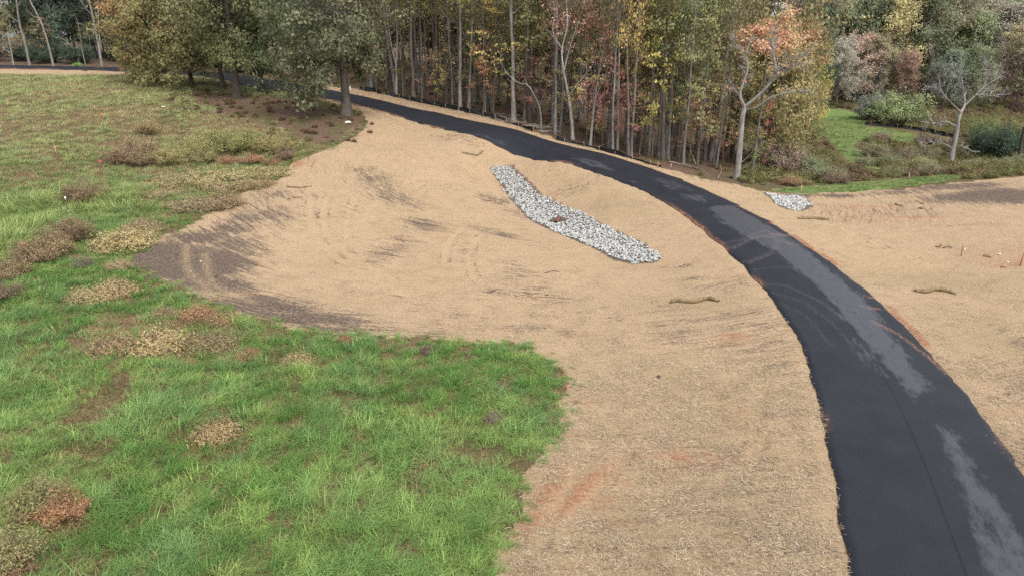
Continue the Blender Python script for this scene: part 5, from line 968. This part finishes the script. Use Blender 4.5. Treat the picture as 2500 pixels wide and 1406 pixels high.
def silt_fence(line, label, hgt, seed, gap=2.4, slump=.6):
    rg = np.random.default_rng(seed); P = smoothline(WP(line)[:, :2], .22); n_ = len(P); b = np.array([P[0, 0], P[0, 1], float(zg(P[0, 0], P[0, 1]))])
    s = np.arange(n_) * .22; sl = sstep(.35, .65, vnoise(s * .28, 0 * s, seed)); h = hgt * (1 - slump * sl) * (.85 + .3 * vnoise(s * .9, 0 * s, seed + 2)); wob = (fbm(s * .7, 0 * s, seed + 4, 3) - .5) * .35
    tn = np.gradient(P, axis=0); tn /= np.linalg.norm(tn, axis=1)[:, None]; nn = np.stack([-tn[:, 1], tn[:, 0]], 1); rows = []; prof = np.linspace(0, 1, 6)
    for t_ in prof:
        o2 = nn * ((wob * t_ + (.32 * sl + .06) * math.sin(t_ * 2.6) + (.05 * np.sin(s * 2.4 + t_ * 5)))[:, None]); q = P + o2
        rows.append(np.c_[q, zg(q[:, 0], q[:, 1]) + h * math.sin(min(1, t_ * 1.05) * 1.57) ** .9 - .03 + .03 * t_])
    V = np.stack(rows, 1).reshape(-1, 3) - b; idx = np.arange(n_ * 6).reshape(n_, 6); Q = np.stack([idx[:-1, :-1], idx[1:, :-1], idx[1:, 1:], idx[:-1, 1:]], -1).reshape(-1, 4)
    o = empty('silt_fence', b, label, 'silt fence', 'black silt fences'); f = obj('fabric', mesh('fabric', V, [Q], [FAB], None, True), o)
    md_ = f.modifiers.new('thick', 'SOLIDIFY'); md_.thickness = .015
    for i in range(4, n_, int(gap / .22)):
        p = np.array([P[i, 0] - nn[i, 0] * .06, P[i, 1] - nn[i, 1] * .06]); stake(o, np.array([p[0], p[1], float(zg(p[0], p[1]))]) - b, hgt * 1.05, .04, (rg.normal() * .12, rg.normal() * .12), WEATH)
    return o
silt_fence([(876,220),(905,224),(931,229)], 'short upright silt fence near the white post behind the big oak', .55, 3, slump=.3)
silt_fence([(940,232),(1000,246),(1057,258),(1132,273),(1197,288),(1250,304),(1302,322)], 'long slumped silt fence between the road and the forked twin trunk', .52, 5, slump=.65)
silt_fence([(1358,343),(1400,352),(1434,359),(1507,379),(1560,394),(1610,409)], 'sagging silt fence at the foot of the pink-leaved tree and the poles', .42, 7, slump=.7)
silt_fence([(2112,307),(2150,309),(2200,315),(2260,324),(2335,340)], 'far silt fence in front of the large round bush', .7, 9, slump=.2)
def branch(name, pts, r, label, cat, mat, group=None, seed=0, side_n=0):
    P0 = np.array([on(px, py, dz) for px, py, dz in pts]); b = P0[0].copy(); P = smoothline(P0 - b, min(.25, np.linalg.norm(P0[-1] - P0[0]) / 9)); rg = np.random.default_rng(seed); P[:, 2] += (rg.uniform(size=len(P))) * r * .6
    mb = MB(); mb.tube(P, np.linspace(r, r * .45, len(P)), 6)
    for k in range(side_n): i = rg.integers(2, len(P) - 1); Q2, r2 = bough(rg, P[i], (rg.normal(), rg.normal(), .3), rg.uniform(.3, .8), r * .5, r * .2, 4, .2); mb.tube(Q2, r2, 4)
    return tag(obj(name, mb.mesh(name, [mat]), None, b), label, cat, group)
rgp = np.random.default_rng(88); bp = on(1278, 312); pile = empty('brush_pile', bp, 'heap of cut grey branches between the silt fence and the tallest trunk', 'brush pile')
for k in range(34):
    u_ = rgp.uniform(); c_ = on(lerp(1215, 1345, u_), lerp(290, 326, u_) + rgp.normal() * 3) - bp; a = R(-25 + rgp.normal() * 26); L = rgp.uniform(1.2, 3.6)
    d0 = np.array([math.cos(a), math.sin(a), rgp.normal() * .08]); P, rad = bough(rgp, c_ - d0 * L / 2 + [0, 0, rgp.uniform(.05, .55)], d0, L, rgp.uniform(.035, .08), .015, 6, .07); mb = MB(); mb.tube(P, rad, 5); obj('branch', mb.mesh('branch', [LOGM if k % 3 else WEATH]), pile)
DEADP = 'fallen poles at the edge of the wood'
P0 = on(1668, 392); branch('fallen_pole', [(1632,401,.2),(1690,412,.15),(1722,424,.1)], .06, 'long pale fallen pole lying along the wood edge', 'log', WEATH, DEADP, 1)
branch('fallen_pole', [(1702,414,.1),(1685,396,1.2),(1671,370,2.6)], .05, 'dead pole leaning against the slim pale trunk', 'log', WEATH, DEADP, 2)
branch('fallen_pole', [(1752,436,.05),(1760,425,.2),(1758,415,.5)], .035, 'short broken pole near the foot of the ivory tree', 'log', WEATH, DEADP, 3)
branch('fallen_pole', [(1460,362,.1),(1500,350,.4),(1525,340,.9)], .04, 'thin fallen pole slanting among the poles behind the silt fence', 'log', WEATH, DEADP, 4)
branch('fallen_pole', [(1330,320,.2),(1350,312,.6),(1372,330,.3)], .05, 'grey fallen pole right of the brush pile', 'log', LOGM, DEADP, 5)
branch('fallen_branch', [(455,265,.05),(475,267,.08),(488,270,.05)], .07, 'pale fallen branch on the leaf litter under the oaks', 'branch', WEATH, None, 6)
branch('fallen_branch', [(415,250,.05),(430,247,.08),(442,245,.05)], .06, 'pale fallen branch left under the olive oak', 'branch', WEATH, None, 7)
branch('stick', [(700,458,.03),(735,460,.06),(762,455,.03)], .045, 'dark crooked stick lying on the mulch near the weed beds', 'stick', TWIG, None, 8, 1)
branch('stick', [(1330,668,.02),(1350,664,.05),(1367,665,.02)], .03, 'thin brown stick on the mulch left of the stone bed end', 'stick', TWIG, None, 9, 1)
branch('stick', [(1195,714,.02),(1208,712,.05),(1212,707,.04),(1228,708,.02)], .025, 'bent dark twig on the mulch left of the broken stakes', 'stick', TWIG, None, 10, 1)
branch('stick', [(1178,489,.02),(1190,491,.04),(1200,490,.02)], .045, 'short dark stick on bare soil beside the stone bed', 'stick', TWIG, None, 11)
branch('stick', [(712,483,.02),(725,482,.03),(738,483,.02)], .03, 'small twig on the mulch below the dark crooked stick', 'stick', TWIG, None, 12)
branch('stick', [(2185,500,.03),(2195,503,.06),(2204,505,.03)], .06, 'short dark stick on the soil right of the small stone patch', 'stick', TWIG, None, 13)
branch('stick', [(2303,608,.03),(2312,606,.08),(2325,608,.03)], .05, 'forked dark stick on the straw right of the road', 'stick', TWIG, None, 14, 1)
branch('stick', [(1380,400,.02),(1150,402,.02)][:0] or [(770,240,.05),(800,262,.1),(830,275,.05)], .04, 'dark fallen branch in the litter left of the clear-trunked oak', 'branch', TWIG, None, 15, 2)
BS = 'broken wooden stakes on the mulch'
def slat(px, py, ang, L, label, mat=WOODM, dz=.03, w=.05):
    mb = MB(); mb.box((0, 0, 0), (L, w, .03)); mb.add(np.array([(L / 2, -w / 2, -.015), (L / 2, w / 2, -.015), (L / 2, w / 2, .015), (L / 2, -w / 2, .015), (L / 2 + .08, 0, 0)]), T=[(0, 1, 4), (1, 2, 4), (2, 3, 4), (3, 0, 4)])
    return tag(obj('broken_stake', mb.mesh('broken_stake', [mat], False), None, on(px, py, dz), (0, R(2), R(ang))), label, 'stake', BS)
slat(1310,728,-38,1.25,'long pale broken stake slanting in the little stake heap'); slat(1272,721,32,.7,'short pale broken stake at the near end of the stake heap',dz=.05); slat(1300,716,8,.75,'pale broken stake lying level at the back of the stake heap',dz=.07); slat(1290,717,-30,.55,'dark broken stake across the middle of the stake heap',LOGM,.09); slat(1284,724,70,.25,'tiny broken stake piece in the stake heap',WOODM)
# straw wattles staked across the swales
M = NT('wattle'); g = M.obco(); nz = M.noise(16, 6, .7, g); net = M.node('ShaderNodeTexVoronoi', 0, Vector=g, Scale=14)
cw = M.ramp(nz, [(.3, (.075, .05, .026)), (.5, (.20, .145, .082)), (.7, (.32, .245, .15))]); WAT = M.done(M.princ(cw, .95, M.bump(M.math('ADD', nz, M.math('MULTIPLY', net, .6)), 1.0, .05), .05))
def wattle(pts, r, label, stakes, seed):
    P0 = np.array([on(px, py) for px, py in pts]); b = P0[0].copy(); P = smoothline(P0 - b, .09); rg = np.random.default_rng(seed); n_ = len(P); t_ = np.linspace(0, 1, n_)
    rad = r * (1 + .10 * np.sin(t_ * 31 + seed) + .08 * rg.normal(size=n_)) * np.clip(np.minimum(t_, 1 - t_) * 14, .35, 1) ** .5
    P[:, 2] += rad * .75; mb = MB(); mb.tube(P, rad, 14); o = empty('straw_wattle', b, label, 'wattle', 'straw wattles'); obj('straw_roll', mb.mesh('straw_roll', [WAT]), o)
    for e, sg in ((0, -1), (n_ - 1, 1)):   # frayed tied ends
        mb = MB()
        for k in range(9): d0 = (P[e] - P[e - sg * 3]) / (np.linalg.norm(P[e] - P[e - sg * 3]) + 1e-9); Q2, r2 = bough(rg, P[e] - d0 * .05, d0 + rg.normal(size=3) * .5, rg.uniform(.12, .3), .03, .01, 4, .2); mb.tube(Q2, r2, 4)
        obj('frayed_end', mb.mesh('frayed_end', [WAT]), o)
    for f, h, tx, ty in stakes:
        i = int(f * (n_ - 1)); q = P[i] + np.array([0, -.05, 0]); q[2] = float(zg(b[0] + q[0], b[1] + q[1])) - b[2]; stake(o, q, h, .04, (tx, ty), WEATH)
    return o
wattle([(1638,741),(1650,737),(1690,739),(1725,731),(1752,735)], .125, 'long straw wattle sagging across the swale left of the road', [(.06,.5,.15,.25),(.10,.45,-.3,.1),(.4,.45,.0,.1),(.9,.5,.1,-.2)], 1)
wattle([(2235,711),(2258,714),(2280,710),(2305,712),(2328,718)], .115, 'straw wattle in the shaded swale right of the road', [(.1,.5,.1,.2),(.45,.4,.0,.3),(.75,.5,.5,-.5)], 2)
wattle([(1951,535),(1970,536),(1990,535),(2020,538)], .115, 'far straw wattle near the small white stone patch', [(.1,.6,.1,.2),(.8,.6,.1,.3)], 3)
wattle([(1131,374),(1148,377),(1163,381),(1172,377),(1178,370)], .09, 'thin curved straw wattle on the mulch above the stone bed', [(.5,.3,.2,.1)], 4)

# survey stakes, posts and flags
ORM = plain('orange_flag', (.75, .13, .04), .6, .1); PINKM = plain('pink_flag', (.80, .10, .12), .6, .1); WHT = plain('white_plastic', (.75, .75, .72), .5, .08); STEEL = plain('dark_steel', (.045, .05, .045), .6, .3); BLK = plain('black_rubber', (.02, .02, .02), .8, .3); REDW = plain('red_brown_wood', (.30, .11, .07), .8, .3)
def survey(px, py, h, label, mat=WOODM, w=.06, tape=None, tilt=(0, 0), name='survey_stake', cat='stake', group='survey stakes'):
    b = on(px, py); o = empty(name, b, label, cat, group); stake(o, (0, 0, 0), h, w, tilt, mat, 'post')
    if tape:
        mb = MB(); mb.box((0, -.01, h * .82), (w * 1.35, w * 1.35, .09)); mb.add(np.array([(w * .6, 0, h * .84), (w * .6 + .14, -.03, h * .8), (w * .6 + .16, -.02, h * .7), (w * .6, 0, h * .78)]), [(0, 1, 2, 3)]); obj('ribbon', mb.mesh('ribbon', [tape], False), o)
    return o
survey(232,271,.62,'pale survey stake in the far pasture'); survey(138,378,.72,'pale survey stake in the pasture left of the shrub belt', tape=PINKM)
survey(1606,410,.5,'orange-topped stake at the end of the sagging silt fence', tape=ORM); survey(1638,412,.45,'plain stake beside the long fallen pole'); survey(1955,472,.75,'pale stake on the mown strip edge above the small stone patch'); survey(2218,438,.6,'pale stake between the mown strip and the valley brush')
survey(2346,625,.7,'thin red-brown stake on the straw right of the road',REDW,.045); survey(2490,650,1.0,'taller red-brown stake near the right picture edge',REDW,.05,None,(0,.08)); survey(1383,952,.18,'short stub with pink ribbon at the tip of the green grass',REDW,.03,PINKM); survey(1838,450,.4,'small stake at the foot of the wood beside the ivory tree')
def wire_flag(px, py, h, mat, label):
    b = on(px, py); o = empty('wire_flag', b, label, 'flag', 'survey flags'); mb = MB(); mb.tube(np.array([(0, 0, -.05), (.01, 0, h * .5), (.02, 0, h)]), .006, 5); obj('wire', mb.mesh('wire', [STEEL]), o)
    xx = np.linspace(0, .24, 6); V = np.array([(.02 + a, .03 * math.sin(a * 22), h - q * .17) for a in xx for q in (0, 1)]); mb = MB(); mb.add(V, [(2 * i, 2 * i + 1, 2 * i + 3, 2 * i + 2) for i in range(5)]); obj('flag', mb.mesh('flag', [mat]), o)
wire_flag(243,409,.6,PINKM,'red survey flag in the pasture left of the shrub belt'); wire_flag(103,634,.6,ORM,'orange survey flag at the foot of the brown shrub row'); wire_flag(247,291,.4,ORM,'small orange flag in the far pasture below the pale stake')
TP = 'thin fence posts in the pasture'
for px, py, h, cap, lb in [(168,525,1.15,True,'thin dark post with white cap beside the reddish brown shrub'),(154,532,1.0,False,'thin bare dark post, middle one above the brown shrub row'),(119,560,1.0,False,'thin bare dark post nearest the reeds')]:
    b = on(px, py); o = empty('fence_post', b, lb, 'post', TP); mb = MB(); mb.box((0, 0, h / 2 - .1), (.05, .012, h + .2)); mb.box((0, .02, h / 2 - .1), (.012, .035, h + .2)); obj('post', mb.mesh('post', [STEEL], False), o)
    if cap: mb = MB(); mb.tube(np.array([(0, 0, h - .02), (0, 0, h + .2)]), .05, 8); obj('cap', mb.mesh('cap', [WHT]), o); mb = MB(); mb.box((.03, -.02, .3), (.12, .05, .07)); obj('insulator', mb.mesh('insulator', [WHT], False), o)
b = on(855,224); o = empty('marker_post', b, 'white marker post at the road edge behind the big oak trunk', 'post'); mb = MB(); mb.tube(np.array([(0, 0, -.1), (0, 0, .62)]), .075, 10); obj('post', mb.mesh('post', [WHT]), o); mb = MB(); mb.tube(np.array([(0, 0, .61), (0, 0, .68)]), .09, 10); obj('cap', mb.mesh('cap', [WHT]), o)
RK = 'loose rocks and clods'
CLOD = plain('clay_clod', (.20, .10, .065), .95, .4, 14); PALER = plain('pale_rock', (.62, .57, .50), .9, .2, 10); SOILC = plain('soil_clod', (.07, .05, .042), .95, .4, 14)
CM = {m_.name: [mesh('rock', V, [F], [m_], None) for V, F in SV[:4]] for m_ in (CLOD, PALER, SOILC)}
for n_, (px, py, s, m_, lb) in enumerate([(850,299,.75,PALER,'pale flat rock in front of the clear-trunked oak'),(400,263,.7,PALER,'pale rock in the pasture by the olive oak'),(2290,604,.35,CLOD,'red clay clod left of the forked stick'),(2298,600,.3,CLOD,'smaller red clay clod left of the forked stick'),(2410,627,.5,CLOD,'flat brown clod between the two red-brown stakes'),(2440,622,.25,PALER,'small pale rock right of the flat brown clod'),(2355,610,.22,PALER,'small pale rock beside the thin red-brown stake'),(2448,653,.4,CLOD,'dark red clod before the taller red-brown stake'),(2460,640,.22,PALER,'second small pale rock near the taller red-brown stake'),(527,676,.28,SOILC,'dark clod on the topsoil tip of the mulch'),(1335,721,.2,SOILC,'small dark clod right of the broken stake heap'),(2247,509,.45,SOILC,'dark clod on the soil band at the far right'),(2250,498,.35,SOILC,'second dark clod above the first on the soil band'),(1608,920,.25,SOILC,'dark earth crumb on the near straw'),(490,640,.16,PALER,'small white stone on the topsoil tip'),(465,662,.14,PALER,'tiny white stone left of the dark clod on the topsoil tip')]):
    tag(obj('rock', CM[m_.name][n_ % 4], None, on(px, py, s * .12), (0, 0, n_ * 1.3), (s, s, s * .75)), lb, 'rock', RK)
